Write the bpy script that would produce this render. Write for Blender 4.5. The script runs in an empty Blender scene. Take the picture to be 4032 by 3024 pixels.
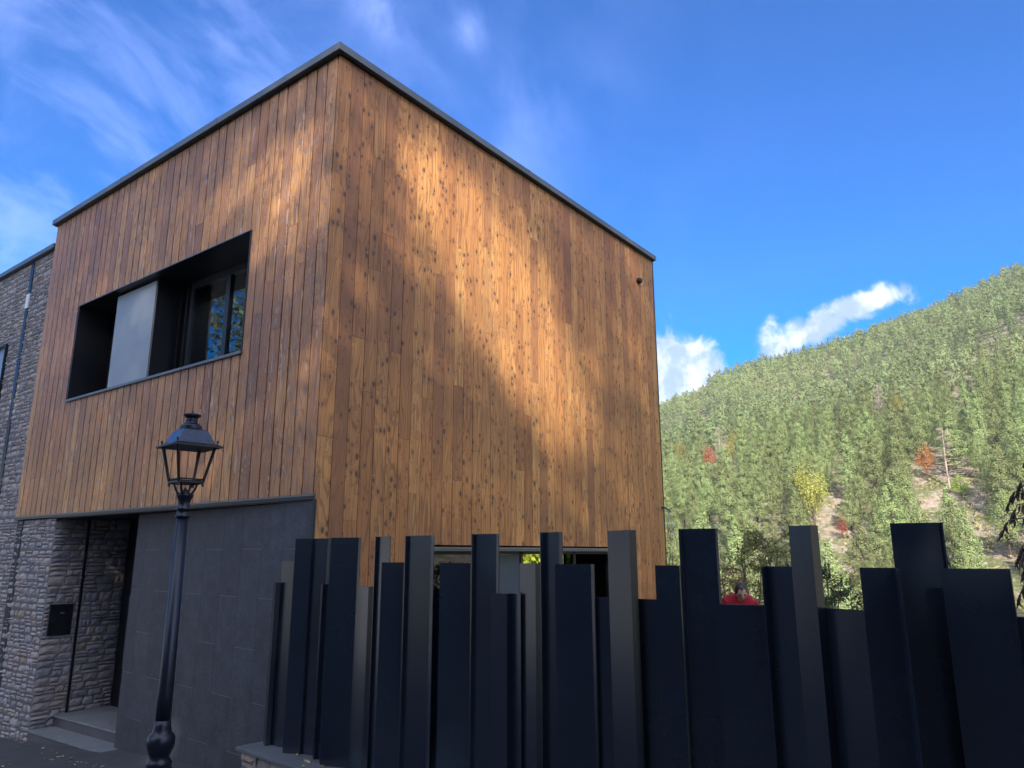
import bpy, bmesh, math, random
import numpy as np
from mathutils import Vector, Matrix, noise as mnoise
R = math.radians
random.seed(7)
rng = np.random.default_rng(11)
scene = bpy.context.scene
COL = scene.collection

# ------------------------------------------------------------------ camera, sky, sun, exposure
FPX = 2912.0                                     # focal length in photo pixels (26 mm lens)
YAW, PITCH, ROLL = 0.65153, 0.22512, -0.00174
_F = Vector((math.cos(YAW), math.sin(YAW), 0)); _R = Vector((math.sin(YAW), -math.cos(YAW), 0)); _U = Vector((0, 0, 1))
FWD = math.cos(PITCH)*_F + math.sin(PITCH)*_U
_Up = -math.sin(PITCH)*_F + math.cos(PITCH)*_U
RGT = math.cos(ROLL)*_R + math.sin(ROLL)*_Up
UPV = -math.sin(ROLL)*_R + math.cos(ROLL)*_Up
cam_d = bpy.data.cameras.new("camera"); cam = bpy.data.objects.new("camera", cam_d); COL.objects.link(cam)
cam_d.sensor_fit = 'HORIZONTAL'; cam_d.sensor_width = 36.0; cam_d.lens = FPX/4032*36
cam_d.clip_start = 0.05; cam_d.clip_end = 4000
M = Matrix.Identity(4)
for i in range(3):
    M[i][0] = RGT[i]; M[i][1] = UPV[i]; M[i][2] = -FWD[i]
cam.matrix_world = M
scene.camera = cam

SUN_AZ, SUN_EL = 217.0, 31.0
SUN = Vector((math.cos(R(SUN_EL))*math.cos(R(SUN_AZ)), math.cos(R(SUN_EL))*math.sin(R(SUN_AZ)), math.sin(R(SUN_EL))))
sd = bpy.data.lights.new("sun", 'SUN'); sd.energy = 4.5; sd.angle = R(0.55); sd.color = (1.0, 0.93, 0.80)
so = bpy.data.objects.new("sun", sd); COL.objects.link(so)
so.rotation_euler = (-SUN).to_track_quat('-Z', 'Y').to_euler()

def ray(x, y):
    """direction (not normalised) of photo pixel x, y (4032 x 3024)"""
    return FWD + RGT*((x-2016)/FPX) + UPV*((1512-y)/FPX)
def on_z(x, y, z): d = ray(x, y); return d*(z/d.z)
def on_x(x, y, X): d = ray(x, y); return d*(X/d.x)
def on_y(x, y, Y): d = ray(x, y); return d*(Y/d.y)

world = bpy.data.worlds.new("World"); scene.world = world; world.use_nodes = True
def build_world():
    nt = world.node_tree; N = nt.nodes; L = nt.links; N.clear()
    out = N.new('ShaderNodeOutputWorld'); bg = N.new('ShaderNodeBackground'); bg.inputs['Strength'].default_value = 0.135
    sky = N.new('ShaderNodeTexSky'); sky.sky_type = 'NISHITA'; sky.sun_disc = False
    sky.sun_elevation = R(SUN_EL); sky.sun_rotation = math.atan2(SUN.x, SUN.y)
    sky.altitude = 1500; sky.air_density = 1.0; sky.dust_density = 0.25; sky.ozone_density = 4.5
    hs = N.new('ShaderNodeHueSaturation'); hs.inputs['Saturation'].default_value = 1.55; hs.inputs['Value'].default_value = 0.73
    hs.inputs['Hue'].default_value = 0.511
    L.new(sky.outputs[0], hs.inputs['Color'])
    tc = N.new('ShaderNodeTexCoord')
    D = tc.outputs['Generated']
    def math_(op, a, b=None, c=None):
        m = N.new('ShaderNodeMath'); m.operation = op
        for i, v in enumerate((a, b, c)):
            if v is None: continue
            if isinstance(v, (int, float)): m.inputs[i].default_value = v
            else: L.new(v, m.inputs[i])
        return m.outputs[0]
    def ramp(v, lo, hi):
        m = N.new('ShaderNodeMapRange'); m.interpolation_type = 'SMOOTHSTEP'
        m.inputs[1].default_value = lo; m.inputs[2].default_value = hi; L.new(v, m.inputs[0]); return m.outputs[0]
    def coord(v):
        m = N.new('ShaderNodeVectorMath'); m.operation = 'DOT_PRODUCT'; L.new(D, m.inputs[0]); m.inputs[1].default_value = v; return m.outputs['Value']
    def noise_(scale, detail, rough, dist=0.0, sc=(1, 1, 1), rot=(0, 0, 0), loc=(0, 0, 0)):
        mp = N.new('ShaderNodeMapping'); mp.inputs['Scale'].default_value = sc; mp.inputs['Rotation'].default_value = rot
        mp.inputs['Location'].default_value = loc
        L.new(D, mp.inputs[0])
        n = N.new('ShaderNodeTexNoise'); n.inputs['Scale'].default_value = scale; n.inputs['Detail'].default_value = detail
        n.inputs['Roughness'].default_value = rough; n.inputs['Distortion'].default_value = dist
        L.new(mp.outputs[0], n.inputs['Vector']); return n.outputs['Fac']
    def blob(px, py, wx, wy, tilt=0.0, w=1.0):
        """an elliptic patch of sky round the direction of a photo pixel"""
        c = ray(px, py).normalized(); a = R(tilt)
        hx = RGT*math.cos(a) + UPV*math.sin(a); hy = -RGT*math.sin(a) + UPV*math.cos(a)
        hx = (hx - c*hx.dot(c)).normalized(); hy = (hy - c*hy.dot(c)).normalized()
        x = math_('DIVIDE', coord(hx), wx); y = math_('DIVIDE', coord(hy), wy)
        r2 = math_('ADD', math_('MULTIPLY', x, x), math_('MULTIPLY', y, y))
        fr = math_('GREATER_THAN', coord(c), 0.0)
        g = math_('MULTIPLY', math_('POWER', 2.718, math_('MULTIPLY', r2, -1.0)), fr)
        return math_('MULTIPLY', g, w)
    wisp = noise_(2.6, 8, 0.6, 0.5, sc=(1.0, 1.0, 1.4), rot=(R(20), R(35), 0))
    wisp2 = noise_(6.0, 6, 0.58, 0.3, sc=(1.0, 1.3, 0.6), rot=(R(-30), R(20), 0))
    cum = noise_(26.0, 9, 0.62, 0.5)
    # thin high cloud to the left, small wisps at the top
    mleft = blob(150, 620, 0.40, 0.34, 30, 1.1)
    sa = (RGT*math.cos(R(-38)) + UPV*math.sin(R(-38))).normalized(); sb = (RGT*math.cos(R(52)) + UPV*math.sin(R(52))).normalized()
    cx3 = N.new('ShaderNodeCombineXYZ'); L.new(math_('MULTIPLY', coord(sa), 4.5), cx3.inputs[0]); L.new(math_('MULTIPLY', coord(sb), 11.0), cx3.inputs[1])
    ns = N.new('ShaderNodeTexNoise'); ns.inputs['Scale'].default_value = 1.0; ns.inputs['Detail'].default_value = 7; ns.inputs['Roughness'].default_value = .62; ns.inputs['Distortion'].default_value = .7; L.new(cx3.outputs[0], ns.inputs['Vector'])
    streaks = math_('MULTIPLY', ramp(ns.outputs['Fac'], .44, .70), blob(250, 560, .36, .30, 20, .95))
    thin = math_('MULTIPLY', ramp(math_('ADD', math_('MULTIPLY', wisp, 0.7), math_('MULTIPLY', wisp2, 0.35)), 0.40, 0.66), mleft)
    mtop = None
    for b in (blob(870, 80, 0.05, 0.03, -40, .6), blob(1500, 60, .022, .032, 60, .75), blob(1850, 120, .022, .020, 60, .62), blob(60, 1060, .12, .05, 20, .8), blob(2050, 560, .14, .07, 40, .22)):
        mtop = b if mtop is None else math_('ADD', mtop, b)
    top = math_('MULTIPLY', ramp(wisp2, 0.42, 0.68), mtop)
    # bright veil added on the unseen sun side to lift and whiten ambient light
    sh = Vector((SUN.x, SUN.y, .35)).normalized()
    fill_veil = math_('MULTIPLY', ramp(coord(sh), .02, .62), ramp(math_('ADD', wisp, math_('MULTIPLY', wisp2, .4)), .30, .85))
    # two white clouds standing behind the ridge
    c1 = math_('ADD', blob(2620, 1470, .052, .056, 0, 1.5), blob(2740, 1470, .034, .034, 10, 1.1))
    c2 = math_('ADD', blob(3260, 1268, .070, .018, 24, .85), blob(3090, 1370, .040, .018, 25, .85))
    c3 = math_('ADD', blob(3030, 1270, .012, .018, -20, .6), blob(3420, 1180, .06, .014, 15, .62))
    cu = math_('ADD', math_('ADD', c1, c2), c3)
    cum_f = ramp(math_('ADD', cu, math_('MULTIPLY', math_('SUBTRACT', cum, 0.5), 2.5)), 0.34, 1.12)
    cum_f = math_('MULTIPLY', cum_f, ramp(cu, 0.04, 0.3))
    mix1 = N.new('ShaderNodeMix'); mix1.data_type = 'RGBA'
    L.new(math_('MULTIPLY', math_('MINIMUM', math_('ADD', math_('ADD', math_('MULTIPLY', thin, .6), math_('MULTIPLY', streaks, .38)), top), 1.0), 0.42), mix1.inputs[0])
    L.new(hs.outputs[0], mix1.inputs[6]); mix1.inputs[7].default_value = (3.0, 3.7, 7.4, 1)
    cs = N.new('ShaderNodeMix'); cs.data_type = 'RGBA'
    L.new(ramp(noise_(24.0, 7, 0.6, loc=(3, 1, 0.03)), 0.38, 0.62), cs.inputs[0]); cs.inputs[6].default_value = (1.7, 2.1, 3.0, 1); cs.inputs[7].default_value = (3.4, 3.6, 4.0, 1)
    mix2 = N.new('ShaderNodeMix'); mix2.data_type = 'RGBA'
    L.new(math_('MULTIPLY', cum_f, 0.88), mix2.inputs[0]); L.new(mix1.outputs[2], mix2.inputs[6]); L.new(cs.outputs[2], mix2.inputs[7])
    mix3 = N.new('ShaderNodeMix'); mix3.data_type = 'RGBA'
    L.new(math_('MULTIPLY', fill_veil, .68), mix3.inputs[0]); L.new(mix2.outputs[2], mix3.inputs[6]); mix3.inputs[7].default_value = (7.4, 7.4, 7.8, 1)
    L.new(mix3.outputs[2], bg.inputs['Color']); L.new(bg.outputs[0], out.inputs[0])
build_world()
scene.view_settings.view_transform = 'Standard'; scene.view_settings.look = 'None'
scene.view_settings.gamma = 1.0; scene.view_settings.exposure = 1.5; scene.view_settings.use_curve_mapping = False
scene.render.engine = 'CYCLES'
scene.cycles.max_bounces = 6; scene.cycles.transparent_max_bounces = 8

# ------------------------------------------------------------------ helpers
def tag(o, label=None, cat=None, group=None, kind=None):
    if label: o['label'] = label
    if cat: o['category'] = cat
    if group: o['group'] = group
    if kind: o['kind'] = kind
    return o
def empty(name, loc=(0, 0, 0), rz=0.0, label=None, cat=None, group=None):
    o = bpy.data.objects.new(name, None); COL.objects.link(o); o.empty_display_size = 0.2
    o.location = loc; o.rotation_euler = (0, 0, rz)
    return tag(o, label, cat, group)
class MB:
    """collects shapes for ONE mesh"""
    def __init__(s): s.v = []; s.f = []; s.m = []; s.c = []
    def add(s, verts, faces, mi=0, col=(0, 0, 0)):
        b = len(s.v); s.v += [tuple(p) for p in verts]
        for f in faces: s.f.append(tuple(b+i for i in f)); s.m.append(mi); s.c.append(col)
    def box(s, x0, x1, y0, y1, z0, z1, mi=0, col=(0, 0, 0)):
        v = [(x0, y0, z0), (x1, y0, z0), (x1, y1, z0), (x0, y1, z0), (x0, y0, z1), (x1, y0, z1), (x1, y1, z1), (x0, y1, z1)]
        s.add(v, [(0, 3, 2, 1), (4, 5, 6, 7), (0, 1, 5, 4), (1, 2, 6, 5), (2, 3, 7, 6), (3, 0, 4, 7)], mi, col)
    def prism(s, pts, z0, z1, mi=0, col=(0, 0, 0)):
        n = len(pts); A = sum(pts[i][0]*pts[(i+1) % n][1]-pts[(i+1) % n][0]*pts[i][1] for i in range(n))
        if A < 0: pts = list(pts)[::-1]
        v = [(p[0], p[1], z0) for p in pts] + [(p[0], p[1], z1) for p in pts]
        s.add(v, [tuple(range(n))[::-1], tuple(range(n, 2*n))] + [(i, (i+1) % n, n+(i+1) % n, n+i) for i in range(n)], mi, col)
    def obox(s, c, ax, ay, az, mi=0, col=(0, 0, 0)):
        """box at centre c with half axes ax, ay, az"""
        c, ax, ay, az = map(Vector, (c, ax, ay, az)); v = []
        for k in (-1, 1):
            for (i, j) in ((-1, -1), (1, -1), (1, 1), (-1, 1)): v.append(c + ax*i + ay*j + az*k)
        s.add(v, [(0, 3, 2, 1), (4, 5, 6, 7), (0, 1, 5, 4), (1, 2, 6, 5), (2, 3, 7, 6), (3, 0, 4, 7)], mi, col)
    def tube(s, pts, rad, seg=8, mi=0, col=(0, 0, 0)):
        pts = [Vector(p) for p in pts]; n = len(pts)
        if isinstance(rad, (int, float)): rad = [rad]*n
        V = []; prev = None
        for i, p in enumerate(pts):
            t = (pts[min(i+1, n-1)] - pts[max(i-1, 0)]).normalized()
            a = Vector((0, 0, 1)) if abs(t.z) < .9 else Vector((1, 0, 0))
            if prev is not None: a = prev
            u = (a - t*a.dot(t)).normalized(); w = t.cross(u); prev = u
            for k in range(seg):
                th = 2*math.pi*k/seg; V.append(p + (u*math.cos(th) + w*math.sin(th))*rad[i])
        F = [tuple(range(seg))[::-1], tuple(range((n-1)*seg, n*seg))]
        for i in range(n-1):
            for k in range(seg):
                k2 = (k+1) % seg; F.append((i*seg+k, i*seg+k2, (i+1)*seg+k2, (i+1)*seg+k))
        s.add(V, F, mi, col)
    def lathe(s, prof, seg=24, mi=0, c=(0, 0), rot=0.0):
        V = []; F = []
        for (r, z) in prof:
            for k in range(seg):
                th = 2*math.pi*k/seg + rot; V.append((c[0]+r*math.cos(th), c[1]+r*math.sin(th), z))
        for i in range(len(prof)-1):
            for k in range(seg):
                k2 = (k+1) % seg; F.append((i*seg+k, i*seg+k2, (i+1)*seg+k2, (i+1)*seg+k))
        F.append(tuple(range(seg))[::-1]); F.append(tuple(range((len(prof)-1)*seg, len(prof)*seg)))
        s.add(V, F, mi)
    def build(s, name, mats, parent=None, smooth=False, bevel=0, attr=False):
        me = bpy.data.meshes.new(name); me.from_pydata(s.v, [], s.f); me.update()
        if not isinstance(mats, (list, tuple)): mats = [mats]
        for m in mats: me.materials.append(m)
        if len(mats) > 1: me.polygons.foreach_set('material_index', s.m)
        if attr:
            a = me.attributes.new('rnd', 'FLOAT_COLOR', 'FACE')
            a.data.foreach_set('color', np.array([(c[0], c[1], c[2], 1) for c in s.c], dtype=np.float32).ravel())
        if smooth: me.polygons.foreach_set('use_smooth', [True]*len(me.polygons))
        o = bpy.data.objects.new(name, me); COL.objects.link(o)
        if parent: o.parent = parent
        if bevel:
            b = o.modifiers.new('bevel', 'BEVEL'); b.width = bevel; b.segments = 2; b.limit_method = 'ANGLE'; b.angle_limit = R(40)
        return o
def rebase(o, loc):
    """put a mesh's origin at loc (mesh given in world coordinates) so that it stands at its own base"""
    loc = Vector(loc); o.data.transform(Matrix.Translation(-loc)); o.location = loc; return o

# ------------------------------------------------------------------ materials
def mat(name, base=(.5, .5, .5), rough=.6, metal=0.0, spec=.5, noise=None, bump=None, coat=0.0):
    """noise = (scale, amount, (sx, sy, sz)); bump = (scale, strength, distance)"""
    m = bpy.data.materials.new(name); m.use_nodes = True; nt = m.node_tree; N = nt.nodes; L = nt.links
    b = N['Principled BSDF']; b.inputs['Base Color'].default_value = (*base, 1); b.inputs['Roughness'].default_value = rough
    b.inputs['Metallic'].default_value = metal; b.inputs['Specular IOR Level'].default_value = spec; b.inputs['Coat Weight'].default_value = coat
    tc = N.new('ShaderNodeTexCoord')
    if noise:
        mp = N.new('ShaderNodeMapping'); mp.inputs['Scale'].default_value = noise[2] if len(noise) > 2 else (1, 1, 1); L.new(tc.outputs['Object'], mp.inputs[0])
        n = N.new('ShaderNodeTexNoise'); n.inputs['Scale'].default_value = noise[0]; n.inputs['Detail'].default_value = 7; n.inputs['Roughness'].default_value = .65
        L.new(mp.outputs[0], n.inputs['Vector'])
        r = N.new('ShaderNodeMapRange'); L.new(n.outputs['Fac'], r.inputs[0]); r.inputs[1].default_value = .28; r.inputs[2].default_value = .72
        r.inputs[3].default_value = 1-noise[1]; r.inputs[4].default_value = 1+noise[1]
        v = N.new('ShaderNodeVectorMath'); v.operation = 'SCALE'; v.inputs[0].default_value = base; L.new(r.outputs[0], v.inputs['Scale'])
        L.new(v.outputs[0], b.inputs['Base Color'])
        rr = N.new('ShaderNodeMapRange'); L.new(n.outputs['Fac'], rr.inputs[0]); rr.inputs[3].default_value = rough*.85; rr.inputs[4].default_value = min(1, rough*1.2); L.new(rr.outputs[0], b.inputs['Roughness'])
    if bump:
        n2 = N.new('ShaderNodeTexNoise'); n2.inputs['Scale'].default_value = bump[0]; n2.inputs['Detail'].default_value = 6; L.new(tc.outputs['Object'], n2.inputs['Vector'])
        bp = N.new('ShaderNodeBump'); bp.inputs['Strength'].default_value = bump[1]; bp.inputs['Distance'].default_value = bump[2]
        L.new(n2.outputs['Fac'], bp.inputs['Height']); L.new(bp.outputs[0], b.inputs['Normal'])
    return m

def wood_material(name, sky_sheen):
    m = bpy.data.materials.new(name); m.use_nodes = True; nt = m.node_tree; N = nt.nodes; L = nt.links
    b = N['Principled BSDF']
    geo = N.new('ShaderNodeNewGeometry'); sep = N.new('ShaderNodeSeparateXYZ'); L.new(geo.outputs['Position'], sep.inputs[0])
    at = N.new('ShaderNodeAttribute'); at.attribute_name = 'rnd'; sr = N.new('ShaderNodeSeparateColor'); L.new(at.outputs['Color'], sr.inputs[0])
    def m_(op, a, c=None, d=None):
        q = N.new('ShaderNodeMath'); q.operation = op
        for i, v in enumerate((a, c, d)):
            if v is None: continue
            if isinstance(v, (int, float)): q.inputs[i].default_value = v
            else: L.new(v, q.inputs[i])
        return q.outputs[0]
    def comb(x, y, z):
        q = N.new('ShaderNodeCombineXYZ')
        for i, v in enumerate((x, y, z)):
            if isinstance(v, (int, float)): q.inputs[i].default_value = v
            else: L.new(v, q.inputs[i])
        return q.outputs[0]
    def nz(vec, scale, det, rough=.5, dist=0):
        n = N.new('ShaderNodeTexNoise'); n.inputs['Scale'].default_value = scale; n.inputs['Detail'].default_value = det; n.inputs['Roughness'].default_value = rough
        n.inputs['Distortion'].default_value = dist; L.new(vec, n.inputs['Vector']); return n.outputs['Fac']
    def mr(v, a, c, d=0.0, e=1.0):
        q = N.new('ShaderNodeMapRange'); q.interpolation_type = 'SMOOTHSTEP'; L.new(v, q.inputs[0])
        for i, w in enumerate((a, c, d, e)): q.inputs[i+1].default_value = w
        return q.outputs[0]
    def mixc(f, a, c, mode='MIX'):
        q = N.new('ShaderNodeMix'); q.data_type = 'RGBA'; q.blend_type = mode
        for idx, v in ((0, f), (6, a), (7, c)):
            if isinstance(v, (int, float)): q.inputs[idx].default_value = v
            elif isinstance(v, tuple): q.inputs[idx].default_value = (*v, 1)
            else: L.new(v, q.inputs[idx])
        return q.outputs[2]
    u = m_('ADD', sep.outputs['X'], sep.outputs['Y'])
    r1, r2, r3 = sr.outputs[0], sr.outputs[1], sr.outputs[2]
    z = sep.outputs['Z']
    uo = m_('ADD', u, m_('MULTIPLY', r1, 37.0)); zo = m_('ADD', z, m_('MULTIPLY', r2, 53.0)); k = m_('MULTIPLY', r3, 19.0)
    # knots: a few per board, each an upright ellipse
    kv = comb(m_('MULTIPLY', uo, 16.5), m_('MULTIPLY', zo, 9.6), k)
    vo = N.new('ShaderNodeTexVoronoi'); vo.inputs['Scale'].default_value = 1.0; vo.inputs['Randomness'].default_value = .9; L.new(kv, vo.inputs['Vector'])
    kd = m_('ADD', vo.outputs['Distance'], m_('MULTIPLY', m_('SUBTRACT', nz(kv, 9, 3), .5), .16))
    vc = N.new('ShaderNodeSeparateColor'); L.new(vo.outputs['Color'], vc.inputs[0])
    size = m_('MULTIPLY', mr(vc.outputs[0], .26, 1.0, .01, .34), mr(nz(comb(m_('MULTIPLY', r1, 40.0), m_('MULTIPLY', zo, .8), k), 1.0, 2.0), .28, .52, .45, 1.0))
    knot = m_('SUBTRACT', 1.0, mr(m_('DIVIDE', kd, size), .70, 1.10)); halo = m_('SUBTRACT', 1.0, mr(m_('DIVIDE', kd, size), .9, 3.0))
    # cathedral grain: contour lines of a slow field, bent round the knots
    slow = nz(comb(m_('MULTIPLY', uo, 4.2), m_('MULTIPLY', zo, .42), k), 1.0, 2.0, .5)
    field = m_('ADD', m_('ADD', m_('MULTIPLY', slow, 15.0), m_('MULTIPLY', uo, 16.0)), m_('MULTIPLY', halo, 1.3))
    ring = m_('SINE', m_('MULTIPLY', field, 6.283))
    rl = mr(ring, .25, 1.0)
    fine = nz(comb(m_('MULTIPLY', uo, 150), m_('MULTIPLY', zo, 3.5), k), 1.0, 4.0, .6)
    mid = nz(comb(m_('MULTIPLY', uo, 26), m_('MULTIPLY', zo, .9), k), 1.0, 3.0, .55)
    big = nz(comb(m_('MULTIPLY', u, .8), m_('MULTIPLY', z, .6), 0.0), 1.0, 3.0, .5)
    c = mixc(r1, (.560, .275, .084), (.375, .160, .050))
    c = mixc(m_('MULTIPLY', mr(r3, .78, 1.0), .6), c, (.150, .062, .036))
    c = mixc(m_('MULTIPLY', mr(r2, .6, 1.0), .45), c, (.700, .400, .130))
    c = mixc(mr(mid, .35, .7, 0, .45), c, (.210, .085, .034))
    c = mixc(m_('MULTIPLY', rl, .64), c, (.150, .055, .022))
    c = mixc(mr(fine, .42, .72, 0, .55), c, (.150, .065, .028))
    c = mixc(mr(big, .35, .7, 0, .30), c, (.200, .095, .048))
    if sky_sheen:  # weathered grain reflecting the sky, painted in as pale streaks
        sl = m_('MULTIPLY', m_('MULTIPLY', mr(m_('SINE', m_('MULTIPLY', field, 3.1416)), .72, .98), mr(nz(comb(m_('MULTIPLY', uo, 14), m_('MULTIPLY', zo, 2.6), k), 1.0, 3.0), .47, .66)), .55)
        c = mixc(sl, c, (.52, .43, .36))
        c = mixc(.06, c, (.34, .225, .155))
    c = mixc(m_('MULTIPLY', halo, .35), c, (.160, .062, .028))
    c = mixc(m_('MULTIPLY', knot, .92), c, (.055, .034, .024) if not sky_sheen else (.20, .165, .145))
    L.new(c, b.inputs['Base Color'])
    b.inputs['Roughness'].default_value = .46 if sky_sheen else .5
    b.inputs['Specular IOR Level'].default_value = .5
    h = m_('ADD', m_('MULTIPLY', fine, .5), m_('ADD', m_('MULTIPLY', rl, -.25), m_('MULTIPLY', knot, .9 if sky_sheen else -.5)))
    bp = N.new('ShaderNodeBump'); bp.inputs['Strength'].default_value = .35; bp.inputs['Distance'].default_value = .004; L.new(h, bp.inputs['Height']); L.new(bp.outputs[0], b.inputs['Normal'])
    return m
def stone_material(name, tint=(1, 1, 1)):
    m = bpy.data.materials.new(name); m.use_nodes = True; nt = m.node_tree; N = nt.nodes; L = nt.links
    b = N['Principled BSDF']; b.inputs['Roughness'].default_value = .85
    at = N.new('ShaderNodeAttribute'); at.attribute_name = 'rnd'; sr = N.new('ShaderNodeSeparateColor'); L.new(at.outputs['Color'], sr.inputs[0])
    cr = N.new('ShaderNodeValToRGB'); e = cr.color_ramp; e.interpolation = 'LINEAR'
    pts = [(0, (.20, .205, .225)), (.25, (.27, .27, .285)), (.5, (.34, .315, .31)), (.68, (.28, .25, .25)), (.86, (.36, .335, .315)), (.97, (.30, .23, .19)), (1, (.40, .38, .36))]
    e.elements[0].position = 0; e.elements[0].color = (*pts[0][1], 1); e.elements[1].position = 1; e.elements[1].color = (*pts[-1][1], 1)
    for p, c in pts[1:-1]: q = e.elements.new(p); q.color = (*c, 1)
    L.new(sr.outputs[0], cr.inputs[0])
    tc = N.new('ShaderNodeTexCoord'); n = N.new('ShaderNodeTexNoise'); n.inputs['Scale'].default_value = 14; n.inputs['Detail'].default_value = 8; n.inputs['Roughness'].default_value = .7; L.new(tc.outputs['Object'], n.inputs['Vector'])
    r = N.new('ShaderNodeMapRange'); L.new(n.outputs['Fac'], r.inputs[0]); r.inputs[1].default_value = .3; r.inputs[2].default_value = .7; r.inputs[3].default_value = .72; r.inputs[4].default_value = 1.22
    v = N.new('ShaderNodeVectorMath'); v.operation = 'SCALE'; L.new(cr.outputs[0], v.inputs[0]); L.new(r.outputs[0], v.inputs['Scale'])
    v2 = N.new('ShaderNodeVectorMath'); v2.operation = 'MULTIPLY'; L.new(v.outputs[0], v2.inputs[0]); v2.inputs[1].default_value = tint
    L.new(v2.outputs[0], b.inputs['Base Color'])
    n2 = N.new('ShaderNodeTexNoise'); n2.inputs['Scale'].default_value = 22; n2.inputs['Detail'].default_value = 7; n2.inputs['Roughness'].default_value = .6; L.new(tc.outputs['Object'], n2.inputs['Vector'])
    bp = N.new('ShaderNodeBump'); bp.inputs['Strength'].default_value = .6; bp.inputs['Distance'].default_value = .015; L.new(n2.outputs['Fac'], bp.inputs['Height']); L.new(bp.outputs[0], b.inputs['Normal'])
    return m
def leaf_material(name, base, var=.35, trans=.25, attr=False, rough=.55):
    m = bpy.data.materials.new(name); m.use_nodes = True; nt = m.node_tree; N = nt.nodes; L = nt.links
    b = N['Principled BSDF']; b.inputs['Roughness'].default_value = rough; b.inputs['Specular IOR Level'].default_value = .25
    out = N['Material Output']
    oi = N.new('ShaderNodeObjectInfo'); hsv = N.new('ShaderNodeHueSaturation')
    tc = N.new('ShaderNodeNewGeometry'); n = N.new('ShaderNodeTexNoise'); n.inputs['Scale'].default_value = 1.3; n.inputs['Detail'].default_value = 3; L.new(tc.outputs['Position'], n.inputs['Vector'])
    rnd = tc.outputs['Random Per Island']
    mr = N.new('ShaderNodeMapRange'); L.new(rnd, mr.inputs[0]); mr.inputs[3].default_value = 1-var; mr.inputs[4].default_value = 1+var
    mr2 = N.new('ShaderNodeMapRange'); mr2.inputs[3].default_value = .64; mr2.inputs[4].default_value = 1.16
    mh = N.new('ShaderNodeMapRange'); mh.inputs[3].default_value = .472; mh.inputs[4].default_value = .508
    if attr:
        a = N.new('ShaderNodeAttribute'); a.attribute_name = 'rnd'; s = N.new('ShaderNodeSeparateColor'); L.new(a.outputs['Color'], s.inputs[0])
        L.new(s.outputs[0], mr2.inputs[0]); L.new(s.outputs[1], mh.inputs[0])
    else:
        L.new(oi.outputs['Random'], mr2.inputs[0]); L.new(oi.outputs['Random'], mh.inputs[0])
    mm = N.new('ShaderNodeMath'); mm.operation = 'MULTIPLY'; L.new(mr.outputs[0], mm.inputs[0]); L.new(mr2.outputs[0], mm.inputs[1])
    hsv.inputs['Color'].default_value = (*base, 1); L.new(mm.outputs[0], hsv.inputs['Value']); L.new(mh.outputs[0], hsv.inputs['Hue'])
    L.new(hsv.outputs[0], b.inputs['Base Color'])
    t = N.new('ShaderNodeBsdfTranslucent'); L.new(hsv.outputs[0], t.inputs['Color']); mx = N.new('ShaderNodeMixShader'); mx.inputs[0].default_value = trans
    L.new(b.outputs[0], mx.inputs[1]); L.new(t.outputs[0], mx.inputs[2]); L.new(mx.outputs[0], out.inputs[0])
    return m

M_wood_r = wood_material('larch_boards', False)
M_wood_l = wood_material('larch_boards_weathered', True)
M_backing = mat('dark_batten', (.02, .016, .014), .9)
M_stone = stone_material('split_stone', (1.02, 1.0, 1.02))
M_stone2 = stone_material('split_stone_brown', (1.05, .92, .82))
M_mortar = mat('mortar', (.12, .115, .115), .95, noise=(30, .3))
M_fence = mat('fence_sheet_metal', (.0080, .0150, .0265), .24, metal=.0, spec=.6, noise=(2.2, .12))
M_coping = mat('grey_sheet_metal', (.13, .15, .165), .42, metal=.3, noise=(3, .12))
M_capstone = mat('dark_slate_cap', (.10, .115, .13), .38, noise=(6, .25), bump=(20, .1, .004))
M_step = mat('grey_slate_step', (.17, .185, .20), .5, noise=(5, .22), bump=(40, .15, .003))
M_riser = mat('slate_riser', (.075, .075, .085), .55, noise=(7, .25), bump=(40, .15, .003))
M_black = mat('black_metal', (.012, .014, .018), .4, metal=.3)
M_lamp = mat('lamp_iron', (.008, .014, .027), .36, metal=.4, spec=.6, noise=(12, .25), bump=(60, .12, .002))
M_lampcap = mat('lamp_sheet_roof', (.035, .052, .085), .27, metal=.5, noise=(9, .15))
M_panelgrey = mat('grey_shutter_panel', (.27, .29, .30), .35, metal=.1, noise=(2, .05))
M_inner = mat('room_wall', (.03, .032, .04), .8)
M_white = mat('white_plate', (.62, .64, .66), .5)
M_trunk = mat('bark', (.075, .055, .042), .9, noise=(5, .35, (1, 1, .3)))
M_asphalt = mat('asphalt', (.045, .047, .055), .85, noise=(3, .3), bump=(160, .5, .006))

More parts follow.
